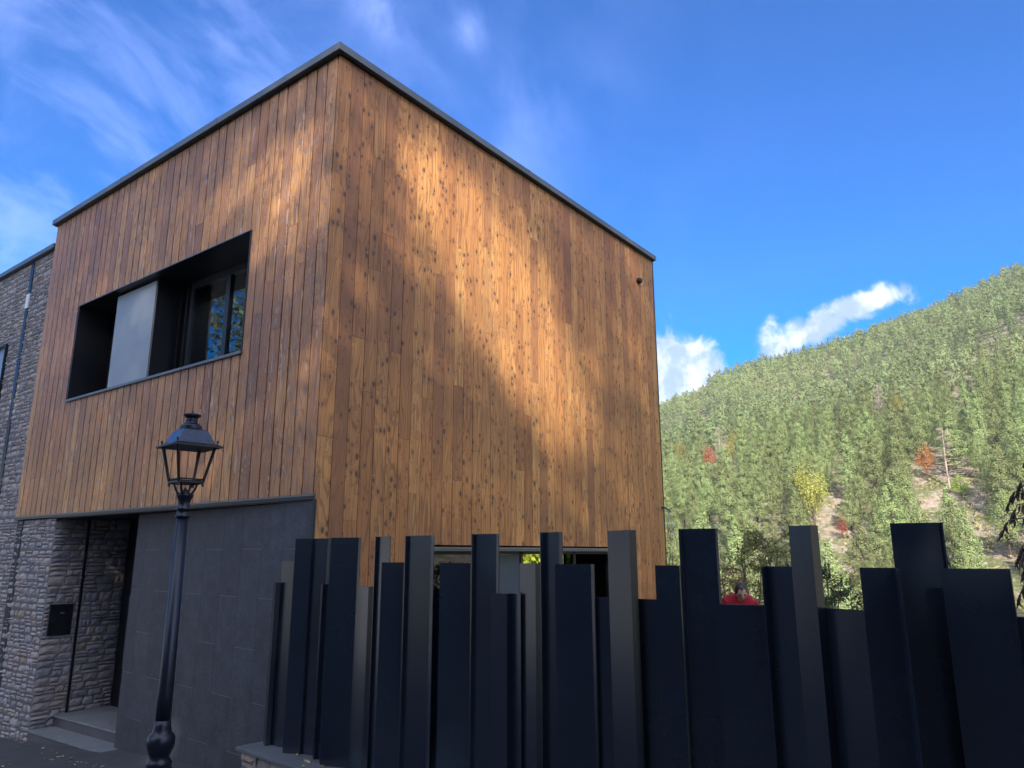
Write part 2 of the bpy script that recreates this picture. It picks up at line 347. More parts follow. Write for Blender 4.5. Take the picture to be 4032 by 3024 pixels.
def tile_material():
    m = mat('basalt_tile', (.038, .043, .056), .65, noise=(6.0, .5, (1, 1, 1)), bump=(90, .15, .002))
    nt = m.node_tree; N = nt.nodes; L = nt.links; b = N['Principled BSDF']
    old = b.inputs['Base Color'].links[0].from_socket
    at = N.new('ShaderNodeAttribute'); at.attribute_name = 'rnd'; s = N.new('ShaderNodeSeparateColor'); L.new(at.outputs['Color'], s.inputs[0])
    r = N.new('ShaderNodeMapRange'); L.new(s.outputs[0], r.inputs[0]); r.inputs[3].default_value = .88; r.inputs[4].default_value = 1.12
    n = N.new('ShaderNodeTexNoise'); n.inputs['Scale'].default_value = 45; n.inputs['Detail'].default_value = 5; tc = N.new('ShaderNodeTexCoord'); L.new(tc.outputs['Object'], n.inputs['Vector'])
    r2 = N.new('ShaderNodeMapRange'); L.new(n.outputs['Fac'], r2.inputs[0]); r2.inputs[1].default_value = .3; r2.inputs[2].default_value = .7; r2.inputs[3].default_value = .72; r2.inputs[4].default_value = 1.32
    mm = N.new('ShaderNodeMath'); mm.operation = 'MULTIPLY'; L.new(r.outputs[0], mm.inputs[0]); L.new(r2.outputs[0], mm.inputs[1])
    v = N.new('ShaderNodeVectorMath'); v.operation = 'SCALE'; L.new(old, v.inputs[0]); L.new(mm.outputs[0], v.inputs['Scale']); L.new(v.outputs[0], b.inputs['Base Color'])
    return m
M_tile = tile_material()
M_joint = mat('tile_joint', (.12, .125, .14), .8)
def glass_material(name, tint, rough=.02, alpha=.35):
    m = bpy.data.materials.new(name); m.use_nodes = True; nt = m.node_tree; N = nt.nodes; L = nt.links
    N.remove(N['Principled BSDF']); out = N['Material Output']
    g = N.new('ShaderNodeBsdfGlossy'); g.inputs['Roughness'].default_value = rough; g.inputs['Color'].default_value = (.85, .9, .95, 1)
    t = N.new('ShaderNodeBsdfTransparent'); t.inputs['Color'].default_value = (*tint, 1)
    f = N.new('ShaderNodeFresnel'); f.inputs['IOR'].default_value = 1.6
    mp = N.new('ShaderNodeMapRange'); mp.inputs[3].default_value = alpha*.25; mp.inputs[4].default_value = 1.0; L.new(f.outputs[0], mp.inputs[0])
    mx = N.new('ShaderNodeMixShader'); L.new(mp.outputs[0], mx.inputs[0]); L.new(t.outputs[0], mx.inputs[1]); L.new(g.outputs[0], mx.inputs[2]); L.new(mx.outputs[0], out.inputs[0])
    return m
M_glass = glass_material('window_glass', (.55, .62, .62), alpha=.55)
M_glass_dark = glass_material('dark_window_glass', (.12, .17, .18), alpha=.12)

# ------------------------------------------------------------------ key sizes (metres, eye of the camera at z = 0)
CX, CY = 4.5, 5.79025; ZT, ZB = 5.3245, 0.5576; LL, RR = 7.1647, 7.4196; ZW = 0.0726
GARDEN = -2.15
def street_z(x, y): return -1.60 - .0712*y if y > 0 else -1.60 - .03*y

# ------------------------------------------------------------------ ground
RIDGE = [(60, 5.0), (45, 6.5), (35, 8.6), (30, 9.8), (25.9, 11.0), (24.5, 11.7), (22.4, 12.3), (22.0, 13.0), (20.1, 13.7), (17.8, 14.25), (15.8, 14.4), (14.1, 14.7),
         (11.9, 15.1), (9.7, 15.75), (7.4, 16.25), (6.1, 16.6), (4.3, 17.3), (2.5, 17.9), (1, 18.4), (-4, 20), (-12, 22), (-25, 23), (-60, 16), (-90, 9)]
def ridge_el(w):
    P = RIDGE
    if w >= P[0][0]: return max(2.0, P[0][1] - (w-P[0][0])*.1)
    if w <= P[-1][0]: return 6.0
    for (a, ea), (b, eb) in zip(P, P[1:]):
        if b <= w <= a: return ea + (eb-ea)*(a-w)/(a-b)
RD = 430.0
def terrain_z(r, w):
    """height of the land at distance r and compass angle w (degrees) from the viewpoint"""
    if w > 180: w -= 360
    H = RD*math.tan(R(ridge_el(w) - .80))
    if r < 22: return -3.1
    if r < 95: return -3.1 + (-13.0+3.1)*((r-22)/73.0)**1.1
    n = mnoise.noise(Vector((r*.012*math.cos(R(w)), r*.012*math.sin(R(w)), 2.0)))*7 + mnoise.noise(Vector((r*.035*math.cos(R(w)), r*.035*math.sin(R(w)), 5.0)))*2.5
    if r < RD:
        u = (r-95)/(RD-95); fade = min(1, u*5)*min(1, (1-u)*6)
        return -13 + (H+13)*(u**1.02) + n*fade
    return H - (r-RD)*.35 + n*min(1, (r-RD)/60)
def build_terrain():
    rs = [0.5, 8, 22, 30, 45, 60, 75, 88, 95] + [95+(RD-95)*(i/60) for i in range(1, 61)] + [450, 480, 540, 640, 800, 1100]
    ws = [i*1.0 for i in range(0, 360)]
    V = []; F = []
    for r in rs:
        for w in ws: V.append((r*math.cos(R(w)), r*math.sin(R(w)), terrain_z(r, w)))
    n = len(ws)
    for i in range(len(rs)-1):
        for k in range(n):
            k2 = (k+1) % n; F.append((i*n+k, (i+1)*n+k, (i+1)*n+k2, i*n+k2))
    F.append(tuple(range(n)))
    me = bpy.data.meshes.new('mountainside'); me.from_pydata(V, [], F); me.polygons.foreach_set('use_smooth', [True]*len(F))
    m = bpy.data.materials.new('mountain_ground'); m.use_nodes = True; nt = m.node_tree; N = nt.nodes; L = nt.links; b = N['Principled BSDF']; b.inputs['Roughness'].default_value = .95
    g = N.new('ShaderNodeNewGeometry')
    def nz(s, d, r=.6):
        q = N.new('ShaderNodeTexNoise'); q.inputs['Scale'].default_value = s; q.inputs['Detail'].default_value = d; q.inputs['Roughness'].default_value = r; L.new(g.outputs['Position'], q.inputs['Vector']); return q.outputs['Fac']
    def mix(f, a, c):
        q = N.new('ShaderNodeMix'); q.data_type = 'RGBA'
        for idx, v in ((0, f), (6, a), (7, c)):
            if isinstance(v, tuple): q.inputs[idx].default_value = (*v, 1)
            else: L.new(v, q.inputs[idx])
        return q.outputs[2]
    def mr(v, a, c):
        q = N.new('ShaderNodeMapRange'); q.interpolation_type = 'SMOOTHSTEP'; L.new(v, q.inputs[0]); q.inputs[1].default_value = a; q.inputs[2].default_value = c; return q.outputs[0]
    c = mix(mr(nz(.22, 8, .75), .44, .58), (.115, .125, .045), (.30, .235, .19))
    c = mix(mr(nz(1.1, 6, .7), .52, .66), c, (.40, .34, .29))
    c = mix(mr(nz(.9, 7, .7), .54, .68), c, (.075, .095, .028))
    L.new(c, b.inputs['Base Color'])
    bp = N.new('ShaderNodeBump'); bp.inputs['Distance'].default_value = 1.0; bp.inputs['Strength'].default_value = .8; L.new(nz(.9, 8, .7), bp.inputs['Height']); L.new(bp.outputs[0], b.inputs['Normal'])
    me.materials.append(m)
    o = bpy.data.objects.new('mountainside', me); COL.objects.link(o); tag(o, kind='structure')
build_terrain()
def build_street():
    b = MB(); xs = [-16, 4.9]; ys = [-60, -20, -6, 0, 4, 8, 12, 16, 40]
    top = [[(x, y, street_z(x, y)) for x in xs] for y in ys]
    V = []; F = []
    for row in top: V += row
    n = len(V); V += [(p[0], p[1], -6.0) for p in V]
    for i in range(len(ys)-1):
        a = 2*i; F += [(a, a+1, a+3, a+2), (n+a+2, n+a+3, n+a+1, n+a), (a+1, n+a+1, n+a+3, a+3), (a, a+2, n+a+2, n+a)]
    F += [(0, n, n+1, 1), (2*(len(ys)-1), 2*(len(ys)-1)+1, n+2*(len(ys)-1)+1, n+2*(len(ys)-1))]
    b.add(V, F); tag(b.build('street', M_asphalt), kind='structure')
    g = MB(); g.prism([(4.95, 5.6), (4.6, 4.0), (3.75, -4.0), (3.6, -14), (26, -14), (26, 16), (12.2, 16), (12.2, 5.6)], -5.0, GARDEN)
    m = mat('lawn_ground', (.05, .075, .025), .95, noise=(4, .5), bump=(30, .6, .03)); tag(g.build('lawn', m), kind='structure')
build_street()

# ------------------------------------------------------------------ the house
house = empty('modern_house', (CX, CY, -2.3), label='modern house with a larch-clad upper box, grey tiled entrance wall and split-stone wing', cat='house')
def hpart(b, name, mats, parent=house, **k):
    o = b.build(name, mats, None, **k)
    if parent is house: rebase(o, house.location); o.location = (0, 0, 0); o.parent = house
    else: rebase(o, house.location); o.location = (0, 0, 0); o.parent = parent
    return o

WY0, WY1, WZ0, WZ1 = 7.236, 11.636, 2.198, 3.641       # street window in the left face
GX0, GX1 = 6.06, 10.36                                   # garden window in the right face
BW = .1765
def board_run(b, along, fixed, u0, u1, z0, z1, holes, gap, thick, outward, seed):
    """vertical boards; along = 'x' or 'y' ; outward = -1 (towards the viewer)"""
    rr = random.Random(seed); n = round((u1-u0)/BW); w = (u1-u0)/n
    for i in range(n):
        a, c = u0+i*w, u0+(i+1)*w
        spans = [(z0, z1)]
        for (h0, h1, g0, g1) in holes:
            if c > h0+.01 and a < h1-.01:
                if a < h0: pass
                out = []
                for (s, e) in spans:
                    if g0 > s: out.append((s, min(e, g0)))
                    if g1 < e: out.append((max(s, g1), e))
                spans = [t for t in out if t[1]-t[0] > .03]
        for (s, e) in spans:
            zz = s; first = True
            while zz < e-.02:
                ln = rr.uniform(1.1, 3.6) if not first else rr.uniform(.4, 3.2)
                first = False
                ze = min(e, zz+ln)
                if e-ze < .35: ze = e
                col = (rr.random(), rr.random(), rr.random())
                off = rr.uniform(-.0012, .0012); g = gap*rr.uniform(.7, 1.3)
                f0 = fixed + off; f1 = fixed + thick; ch = .0004 if along == 'x' else .0016
                A, C = a+g/2, c-g/2; Z0, Z1 = zz+.0012, ze-.0012
                # outer face slightly arrised along its long edges
                prof = [(A, f1), (A, f0+ch), (A+ch, f0), (C-ch, f0), (C, f0+ch), (C, f1)]
                if along == 'x': P = [(p, q) for p, q in prof]
                else: P = [(q, p) for p, q in prof]
                b.prism(P, Z0, Z1, 0, col)
                zz = ze
bR = MB(); board_run(bR, 'x', CY, CX+.002, CX+RR, -2.2, ZT, [(GX0, GX1, -2.15, ZW+.02)], .0065, .024, -1, 5)
hpart(bR, 'garden_side_cladding', M_wood_r, attr=True)
bL = MB(); board_run(bL, 'y', CX, CY+.026, CY+LL, ZB, ZT, [(WY0, WY1, WZ0, WZ1)], .019, .030, -1, 9)
hpart(bL, 'street_side_cladding', M_wood_l, attr=True)
# shell of the box behind the boards
s = MB(); X0, X1, Y0, Y1 = CX+.028, CX+RR, CY+.026, CY+LL
T = .22
s.box(X0, X0+T, Y0+T, WY0-.03, ZB+.01, ZT-.05); s.box(X0, X0+T, WY1+.03, Y1, ZB+.01, ZT-.05)
s.box(X0, X0+T, WY0-.03, WY1+.03, ZB+.01, WZ0-.03); s.box(X0, X0+T, WY0-.03, WY1+.03, WZ1+.03, ZT-.05)
s.box(X0+.05, GX0-.03, Y0, Y0+T, -2.3, ZT-.05); s.box(GX1+.03, X1-.01, Y0, Y0+T, -2.3, ZT-.05)
s.box(GX0-.03, GX1+.03, Y0, Y0+T, ZW+.09, ZT-.05)
s.box(X1-T, X1-.012, Y0+T, 7.45, -2.3, ZT-.06); s.box(X1-T, X1-.012, 9.9, Y1-.02, -2.3, ZT-.06)
s.box(X1-T, X1-.012, 7.45, 9.9, .03, ZT-.06); s.box(X1-T, X1-.012, 7.45, 9.9, -2.3, -1.9)
s.box(X0+.01, X1-T, Y1-T, Y1-.02, -2.3, ZT-.07)
s.box(X0+T, X1-T, Y0+T, Y1-T, ZT-.30, ZT-.08)          # roof slab
s.box(X0+T, X1-T, Y0+T, Y1-T, ZB-.03, ZB+.25)          # upper floor
s.box(X0+1.5, X1-T, Y0+T, Y1-T, -2.5, -2.16)
s.box(X0+1.3, X0+1.5, Y0+T, Y1-T, -2.5, ZB-.03)
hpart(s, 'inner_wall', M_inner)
# roof edge
def ring(b, o1, o0, z0, z1, seg=None):
    """square ring; o1 outside overhang, o0 inside"""
    x0, x1, y0, y1 = CX-o1, CX+RR+o1*.6, CY-o1, CY+LL+o1*.6; i0, i1, j0, j1 = CX+o0, CX+RR-o0, CY+o0, CY+LL-o0
    V = [(x0, y0), (x1, y0), (x1, y1), (x0, y1)]; W = [(i0, j0), (i1, j0), (i1, j1), (i0, j1)]
    P = [(x, y, z0) for x, y in V] + [(x, y, z1) for x, y in V] + [(x, y, z0) for x, y in W] + [(x, y, z1) for x, y in W]
    F = []
    for k in range(4):
        k2 = (k+1) % 4; F += [(k, k2, 4+k2, 4+k), (4+k, 4+k2, 12+k2, 12+k), (8+k2, 8+k, 12+k, 12+k2), (k2, k, 8+k, 8+k2)]
    b.add(P, F)
b = MB(); ring(b, .070, .25, ZT+.012, ZT+.096)
for yy in (8.1, 10.6): b.box(CX-.074, CX+.1, yy, yy+.05, ZT+.009, ZT+.100)
b.box(7.9, 7.95, CY-.074, CY+.1, ZT+.009, ZT+.100)
hpart(b, 'roof_coping', M_coping)
b = MB(); ring(b, .040, .3, ZT-.004, ZT+.011); hpart(b, 'eaves_trim', M_black)
b = MB(); b.box(CX+.2, CX+RR-.2, CY+.2, CY+LL-.2, ZT-.05, ZT+.04); hpart(b, 'roof', mat('gravel_roof', (.2, .2, .19), .9, noise=(20, .3)))
# bottom trim and soffit
b = MB(); b.box(CX-.012, CX+.028, CY+.01, CY+LL, ZB-.018, ZB-.003); hpart(b, 'drip_trim', M_coping)
b = MB(); b.box(CX-.004, CX+.03, CY+.01, CY+LL, ZB-.05, ZB-.0112); hpart(b, 'soffit_edge', M_black)
b = MB(); b.box(CX+.032, CX+1.35, CY+.03, 11.56, ZB-.06, ZB-.032); hpart(b, 'soffit', M_black)
b = MB(); b.box(CX-.006, CX+.02, CY-.004, CY+.024, -2.2, ZB-.052); hpart(b, 'corner_trim', M_black)
b = MB(); b.box(CX+RR+.001, CX+RR+.03, CY-.003, CY+.05, -2.2, ZT-.005); hpart(b, 'corner_trim', M_black)

# ---- street window: deep black box, shutter panel, panes
win = MB(); fr = .022; D0 = CX-.014; D1 = CX+.50
def frame_ring(b, y0, y1, z0, z1, xa, xb, t, mi=0):
    b.box(xa, xb, y0-t, y1+t, z0-t, z0, mi); b.box(xa, xb, y0-t, y1+t, z1, z1+t, mi); b.box(xa, xb, y0-t, y0, z0, z1, mi); b.box(xa, xb, y1, y1+t, z0, z1, mi)
frame_ring(win, WY0, WY1, WZ0, WZ1, CX-.008, D1+.1, fr)
window = hpart(win, 'window', M_black)
b = MB(); b.box(CX-.03, CX-.009, WY0-.03, WY1+.03, WZ0-.026, WZ0+.006); b.box(CX-.022, CX-.009, WY0-.03, WY1+.03, WZ1+.004, WZ1+.018); hpart(b, 'sill', M_coping, window)
b = MB(); b.box(CX+.10, CX+.125, 9.555, 10.645, WZ0+.012, WZ1-.03); hpart(b, 'shutter_panel', M_panelgrey, window)
b = MB(); b.box(CX+.126, CX+.5, 9.555, 9.58, WZ0+.002, WZ1-.002)
b.box(D1, D1+.08, 9.58, WY1-.001, WZ0+.001, WZ1-.001)
for yy in (11.82-.5, 9.50, 9.35): b.box(D1-.05, D1-.002, yy, yy+.05, WZ0+.001, WZ1-.001)
hpart(b, 'reveal_panel', M_black, window)
b = MB()
for (a, c) in ((WY0+.001, WY0+.05), (8.38, 8.47), (9.26, 9.34)): b.box(D1-.02, D1+.05, a, c, WZ0+.051, WZ1-.101)
b.box(D1-.02, D1+.05, WY0+.001, 9.34, WZ0+.001, WZ0+.05); b.box(D1-.02, D1+.05, WY0+.001, 9.34, WZ1-.10, WZ1-.001)
hpart(b, 'window_frame', mat('anthracite_frame', (.03, .033, .04), .35, metal=.3), window)
b = MB(); b.box(D1+.01, D1+.02, WY0+.05, 8.38, WZ0+.05, WZ1-.10); b.box(D1+.01, D1+.02, 8.47, 9.26, WZ0+.05, WZ1-.10); hpart(b, 'pane', M_glass, window)
M_cyan = mat('pale_blue_sheet', (.17, .32, .38), .7, noise=(3, .25))
b = MB(); xx = D1+.10
V = [(xx, 8.50, WZ0+.06), (xx, 9.02, WZ0+.06), (xx+.01, 9.06, WZ0+.42), (xx, 9.13, WZ0+.46), (xx+.01, 9.12, WZ0+.70), (xx, 9.05, WZ0+.88), (xx, 8.84, WZ0+.90), (xx, 8.80, WZ0+.62), (xx, 8.50, WZ0+.60)]
b.add(V + [(p[0]+.015, p[1], p[2]) for p in V], [tuple(range(9)), tuple(range(9, 18))[::-1]] + [(i, 9+i, 9+(i+1) % 9, (i+1) % 9) for i in range(9)])
sheet = hpart(b, 'torn_blind', M_cyan, window)

# ---- garden window
b = MB(); b.box(GX0-.02, GX1+.02, CY-.022, CY+.03, ZW-.045, ZW+.0); b.box(GX0-.02, GX1+.02, CY-.034, CY-.022, ZW-.022, ZW-.002)
gw = hpart(b, 'garden_window', M_coping)
b = MB(); b.box(GX0-.02, GX1+.02, CY+.031, CY+.245, ZW-.05, ZW-.046)
for xx in (GX0, 6.19, 7.925, 9.2, 10.2): b.box(xx, xx+.055, CY+.12, CY+.18, -2.1, ZW-.051)
b.box(GX0, GX1, CY+.12, CY+.18, ZW-.085, ZW-.0515); b.box(GX0, GX1, CY+.12, CY+.18, -2.15, -2.1); hpart(b, 'window_frame', M_black, gw)
M_bluepanel = mat('blue_grey_panel', (.040, .062, .085), .45, noise=(2, .08))
b = MB(); b.box(7.50, 7.92, CY+.13, CY+.16, -2.1, ZW-.086); hpart(b, 'sliding_panel', M_bluepanel, gw)
b = MB(); b.box(6.25, 7.49, CY+.145, CY+.153, -2.1, ZW-.086); b.box(GX0+.055, 6.19, CY+.145, CY+.153, -2.1, ZW-.086); hpart(b, 'pane', M_glass_dark, gw)
# far window of the room, through which the garden behind shows
b = MB()
F0, F1 = X1-T+.05, X1-T+.1
P_ = [(7.45, .03), (9.9, .03), (9.9, -1.9), (7.45, -1.9)]; I1 = [(7.50, .0), (7.735, .0), (7.735, -1.85), (7.50, -1.85)]; I2 = [(7.775, .0), (9.85, .0), (9.85, -1.85), (7.775, -1.85)]
vv = P_+I1+I2; b.add([(F0, y_, z_) for y_, z_ in vv] + [(F1, y_, z_) for y_, z_ in vv], [q if k_ == 0 else tuple(12+t for t in q[::-1]) for k_ in (0, 1) for q in ((0, 4, 7, 3), (0, 1, 9, 8, 5, 4), (5, 8, 11, 6), (1, 2, 10, 9), (3, 7, 6, 11, 10, 2))] + [(a_, c_, 12+c_, 12+a_) for a_, c_ in ((0, 1), (1, 2), (2, 3), (3, 0), (5, 4), (6, 5), (7, 6), (4, 7), (9, 8), (10, 9), (11, 10), (8, 11))])
fw = hpart(b, 'far_window', M_black)
b = MB(); b.box(X1-T+.07, X1-T+.08, 7.5, 7.735, -1.9, .03); hpart(b, 'pane', M_glass_dark, fw)

# ---- tiled entrance wall
TA = Vector((CX+.012, CY+.02, 0)); TB = Vector((4.795, 9.722, 0)); td = (TB-TA); TLEN = td.length; td.normalize(); tn = Vector((-td.y, td.x, 0))
if tn.x > 0: tn = -tn                                    # towards the street
tb = MB(); TW = .3955; rr = random.Random(3); ztop = ZB-.062
seams = [0, .098, .494] ; u = .494
while u + TW < TLEN: u += TW; seams.append(u)
if TLEN-seams[-1] > .03: seams.append(TLEN)
else: seams[-1] = TLEN
for i in range(len(seams)-1):
    a, c = seams[i], seams[i+1]
    base = .048 if i % 2 == 1 else -.434
    zs = sorted([base + .9755*k for k in range(-4, 3)]); zs = [-2.75] + [z for z in zs if -2.7 < z < ztop-.01] + [ztop]
    for z0, z1 in zip(zs, zs[1:]):
        p0 = TA + td*(a+.0012); p1 = TA + td*(c-.0012); col = (rr.random(), rr.random(), 0)
        q = [p0+tn*0, p1+tn*0, p1-tn*.012, p0-tn*.012]
        tb.prism([(v.x, v.y) for v in q], z0+.0045, z1-.0045, 0, col)
tiles = hpart(tb, 'tiled_wall', M_tile, attr=True)
b = MB(); p0, p1 = TA-tn*.0121+td*.002, TB-tn*.0121-td*.002
inn = [p0+tn*.009, p1+tn*.009, p1-tn*.28, p0-tn*.28]; b.prism([(v.x, v.y) for v in inn], -2.9, ztop-.002); hpart(b, 'tile_backing', M_joint, tiles)
# end cap of the wall (towards the door)
b = MB(); e0 = TB+td*.001; b.prism([(v.x, v.y) for v in (e0, e0+td*.012, e0+td*.012-tn*.30, e0-tn*.30)], -2.75, ztop-.003, 0, (.5, .5, 0)); hpart(b, 'wall_end', M_tile, tiles, attr=True)

# ---- entrance: steps, door, stone walls
b = MB(); b.prism([(4.55, 11.6), (4.635, 8.725), (4.70, 7.6), (5.7, 7.6), (5.7, 11.6)], -2.9, -2.31, 1); b.prism([(4.535, 11.6), (4.62, 8.725), (4.675, 7.6), (5.7, 7.6), (5.7, 11.6)], -2.309, -2.285, 0)
hpart(b, 'lower_step', [M_step, M_riser])
b = MB(); b.prism([(4.838, 11.6), (4.90, 9.75), (5.7, 9.75), (5.7, 11.6)], -2.284, -2.166, 1); b.prism([(4.825, 11.6), (4.887, 9.74), (5.7, 9.74), (5.7, 11.6)], -2.165, -2.141, 0)
hpart(b, 'upper_step', [M_step, M_riser])
b = MB(); b.box(5.60, 5.66, 9.4, 11.64, -2.14, ZB-.061); door = hpart(b, 'entrance_door', M_black)
b = MB(); b.box(5.585, 5.6, 10.2, 11.40, -2.12, .1); hpart(b, 'door_leaf', mat('door_leaf', (.01, .01, .014), .35), door)
b = MB(); b.tube([(5.56, 11.28, -1.6), (5.56, 11.28, -.6)], .014); b.box(5.56, 5.586, 11.27, 11.29, -1.5, -1.47); b.box(5.56, 5.586, 11.27, 11.29, -.73, -.70); hpart(b, 'handle', M_coping, door)

def stones(b, P, ud, nd, u0, u1, z0, z1, seed, holes=(), hmin=.045, hmax=.17, prot=.016):
    """coursed split-stone facing on a wall: P origin, ud along, nd outward"""
    rr = random.Random(seed); P, ud, nd = Vector(P), Vector(ud), Vector(nd)
    def one(s0, s1, zz0, zz1):
        g = .004; j = lambda k=.009: rr.uniform(-k, k)
        d = rr.uniform(.008, prot)
        col = (rr.random(), rr.random(), rr.random())
        def pt(uu, zz_, dd): return P + ud*uu + nd*dd + Vector((0, 0, zz_))
        # bumpy front: 4 x 3 grid
        nu = 4; nz_ = 3; V = []; ea = min(.012, (zz1-zz0)*.22)
        sj = [j(), j(), j(.008), j(.008)]
        for iz in range(nz_+1):
            for iu in range(nu+1):
                fu, fz = iu/nu, iz/nz_
                uu = s0+g+(s1-s0-2*g)*fu; zv = zz0+g+(zz1-zz0-2*g)*fz
                edge = (iu in (0, nu)) or (iz in (0, nz_))
                dd = d-ea*1.2+rr.uniform(-.004, .002) if edge else d+rr.uniform(-.006, .010)
                if u0+.001 < uu < u1-.001 and edge: uu += rr.uniform(-.003, .003); 
                if edge: zv += rr.uniform(-.003, .003)
                V.append(pt(uu, zv, dd))
        n0 = len(V); ring_ = [iu for iu in range(nu+1)] + [(nu+1)*iz+nu for iz in range(1, nz_+1)] + [(nu+1)*nz_+iu for iu in range(nu-1, -1, -1)] + [(nu+1)*iz for iz in range(nz_-1, 0, -1)]
        for q in ring_: vv = V[q]; V.append(vv - nd*((vv-P).dot(nd)+.01))
        F = []
        for iz in range(nz_):
            for iu in range(nu): a0 = iz*(nu+1)+iu; F.append((a0, a0+1, a0+nu+2, a0+nu+1))
        m2 = len(ring_)
        for q in range(m2): q2 = (q+1) % m2; F.append((ring_[q2], ring_[q], n0+q, n0+q2))
        cross = ud.cross(Vector((0, 0, 1)))
        if cross.dot(nd) < 0: F = [f[::-1] for f in F]
        b.add(V, F, 0, col)
    z = z0; course = .19
    while z < z1-.01:
        h = rr.uniform(.08, .135); h = min(h, z1-z)
        if z1-(z+h) < .05: h = z1-z
        u = u0
        while u < u1-.005:
            w = rr.uniform(.10, .28); 
            if u1-(u+w) < .10: w = u1-u
            # a patch of the course is one tall stone or two or three thin ones
            parts = [(0, 1)]
            t = rr.random()
            if h > .085 and t < .50:
                c = rr.uniform(.3, .7); parts = [(0, c), (c, 1)]
                if t < .05 and h > .16: parts = [(0, .33), (.33, .66), (.66, 1)]
            for (a, c) in parts:
                subs = [(u, u+w)]
                if c-a < .8 and w > .26 and rr.random() < .3: m_ = u+w*rr.uniform(.35, .65); subs = [(u, m_), (m_, u+w)]
                for (s0, s1) in subs:
                    zz0, zz1 = z+h*a, z+h*c
                    rects = [(s0, s1, zz0, zz1)]
                    for H in holes:
                        nr = []
                        for (a0_, a1_, c0_, c1_) in rects:
                            if a1_ <= H[0] or a0_ >= H[1] or c1_ <= H[2] or c0_ >= H[3]: nr.append((a0_, a1_, c0_, c1_)); continue
                            if a0_ < H[0]: nr.append((a0_, H[0], c0_, c1_))
                            if a1_ > H[1]: nr.append((H[1], a1_, c0_, c1_))
                            if c0_ < H[2]: nr.append((max(a0_, H[0]), min(a1_, H[1]), c0_, H[2]))
                            if c1_ > H[3]: nr.append((max(a0_, H[0]), min(a1_, H[1]), H[3], c1_))
                        rects = nr
                    for (s0, s1, zz0, zz1) in rects:
                      if s1-s0 < .015 or zz1-zz0 < .012: continue
                      one(s0, s1, zz0, zz1)
            u += w
        z += h
SX = 4.55
b = MB()
stones(b, (SX, 0, 0), (0, 1, 0), (-1, 0, 0), 11.604, 12.96, -2.75, ZB-.055, 21)
stones(b, (SX, 0, 0), (0, 1, 0), (-1, 0, 0), 12.965, 18.2, -2.9, 4.93, 22, holes=[(13.84, 13.97, -3, 6), (14.50, 16.6, 2.30, 3.56)])
sw = hpart(b, 'stone_facing', M_stone, attr=True)
b = MB(); stones(b, (0, 11.604, 0), (1, 0, 0), (0, -1, 0), SX-.0, 5.60, -2.72, ZB-.062, 23, holes=[(4.62, 4.92, -1.10, -.69), (4.988, 5.022, -3, 1)])
hpart(b, 'doorway_stone_facing', M_stone, attr=True)
b = MB(); b.box(SX, SX+.3, 11.61, 12.96, -3.0, ZB-.058); b.box(SX+.3, 5.62, 11.61, 11.9, -3.0, ZB-.058); 
b.box(SX, SX+.3, 12.96, 14.50, -3.2, 4.95); b.box(SX, SX+.3, 16.6, 18.2, -3.2, 4.95); b.box(SX, SX+.3, 14.5, 16.6, -3.2, 2.30); b.box(SX, SX+.3, 14.5, 16.6, 3.56, 4.95); b.box(SX+.3, SX+7, 17.9, 18.2, -3.2, 4.9)
hpart(b, 'stone_wall_core', M_mortar)
b = MB(); b.box(SX-.07, SX+7, 12.965, 18.25, 4.955, 5.03); hpart(b, 'wing_coping', M_coping)
b = MB(); b.box(SX-.012, SX+.0, 13.845, 13.965, -2.9, 4.1); b.box(SX-.012, SX, 13.845, 13.965, 4.36, 4.952); lp = hpart(b, 'downpipe_channel', M_black)
b = MB(); b.box(SX-.02, SX, 13.84, 13.97, 4.102, 4.358); hpart(b, 'bright_plate', M_white, lp)
b = MB(); b.box(4.99, 5.02, 11.594, 11.61, -2.14, ZB-.065); hpart(b, 'doorway_light_strip', M_black)
b = MB(); b.box(SX-.045, SX+.05, 14.50, 16.6, 3.545, 3.575); b.box(SX-.045, SX+.05, 14.50, 14.53, 2.30, 3.545); b.box(SX-.045, SX+.05, 14.5, 16.6, 2.28, 2.30)
ww = hpart(b, 'wing_window', M_black)
b = MB(); b.box(SX+.02, SX+.04, 14.53, 16.6, 2.30, 3.545); hpart(b, 'shutter_panel', M_panelgrey, ww)
# ------------------------------------------------------------------ pale house added out of view down the street to brighten the fence reflections
def far_house():
    c = Vector((-7, 34, 0)); gz = street_z(0, 34)-.2
    root = empty('street_house', (c.x, c.y, gz), 0, 'pale rendered house farther down the street beyond the stone wing', 'house')
    b = MB(); b.box(-8, 8, -5, 5, 0, 7.5); b.build('wall', mat('pale_render', (.48, .50, .58), .9, noise=(2, .1)), root)
    b = MB(); b.add([(-8.4, -5.5, 7.5), (8.4, -5.5, 7.5), (8.4, 5.5, 7.5), (-8.4, 5.5, 7.5), (-8.4, 0, 10), (8.4, 0, 10)], [(0, 3, 2, 1), (0, 1, 5, 4), (2, 3, 4, 5), (0, 4, 3), (1, 2, 5)]); b.build('roof', mat('slate_roof', (.07, .07, .08), .8), root)
    for x in (-5.5, -1.8, 1.8, 5.5):
        for z in (1.2, 4.4): b = MB(); b.box(x-.5, x+.5, -5.04, -4.98, z, z+1.5); b.build('window', M_glass_dark, root)
far_house()
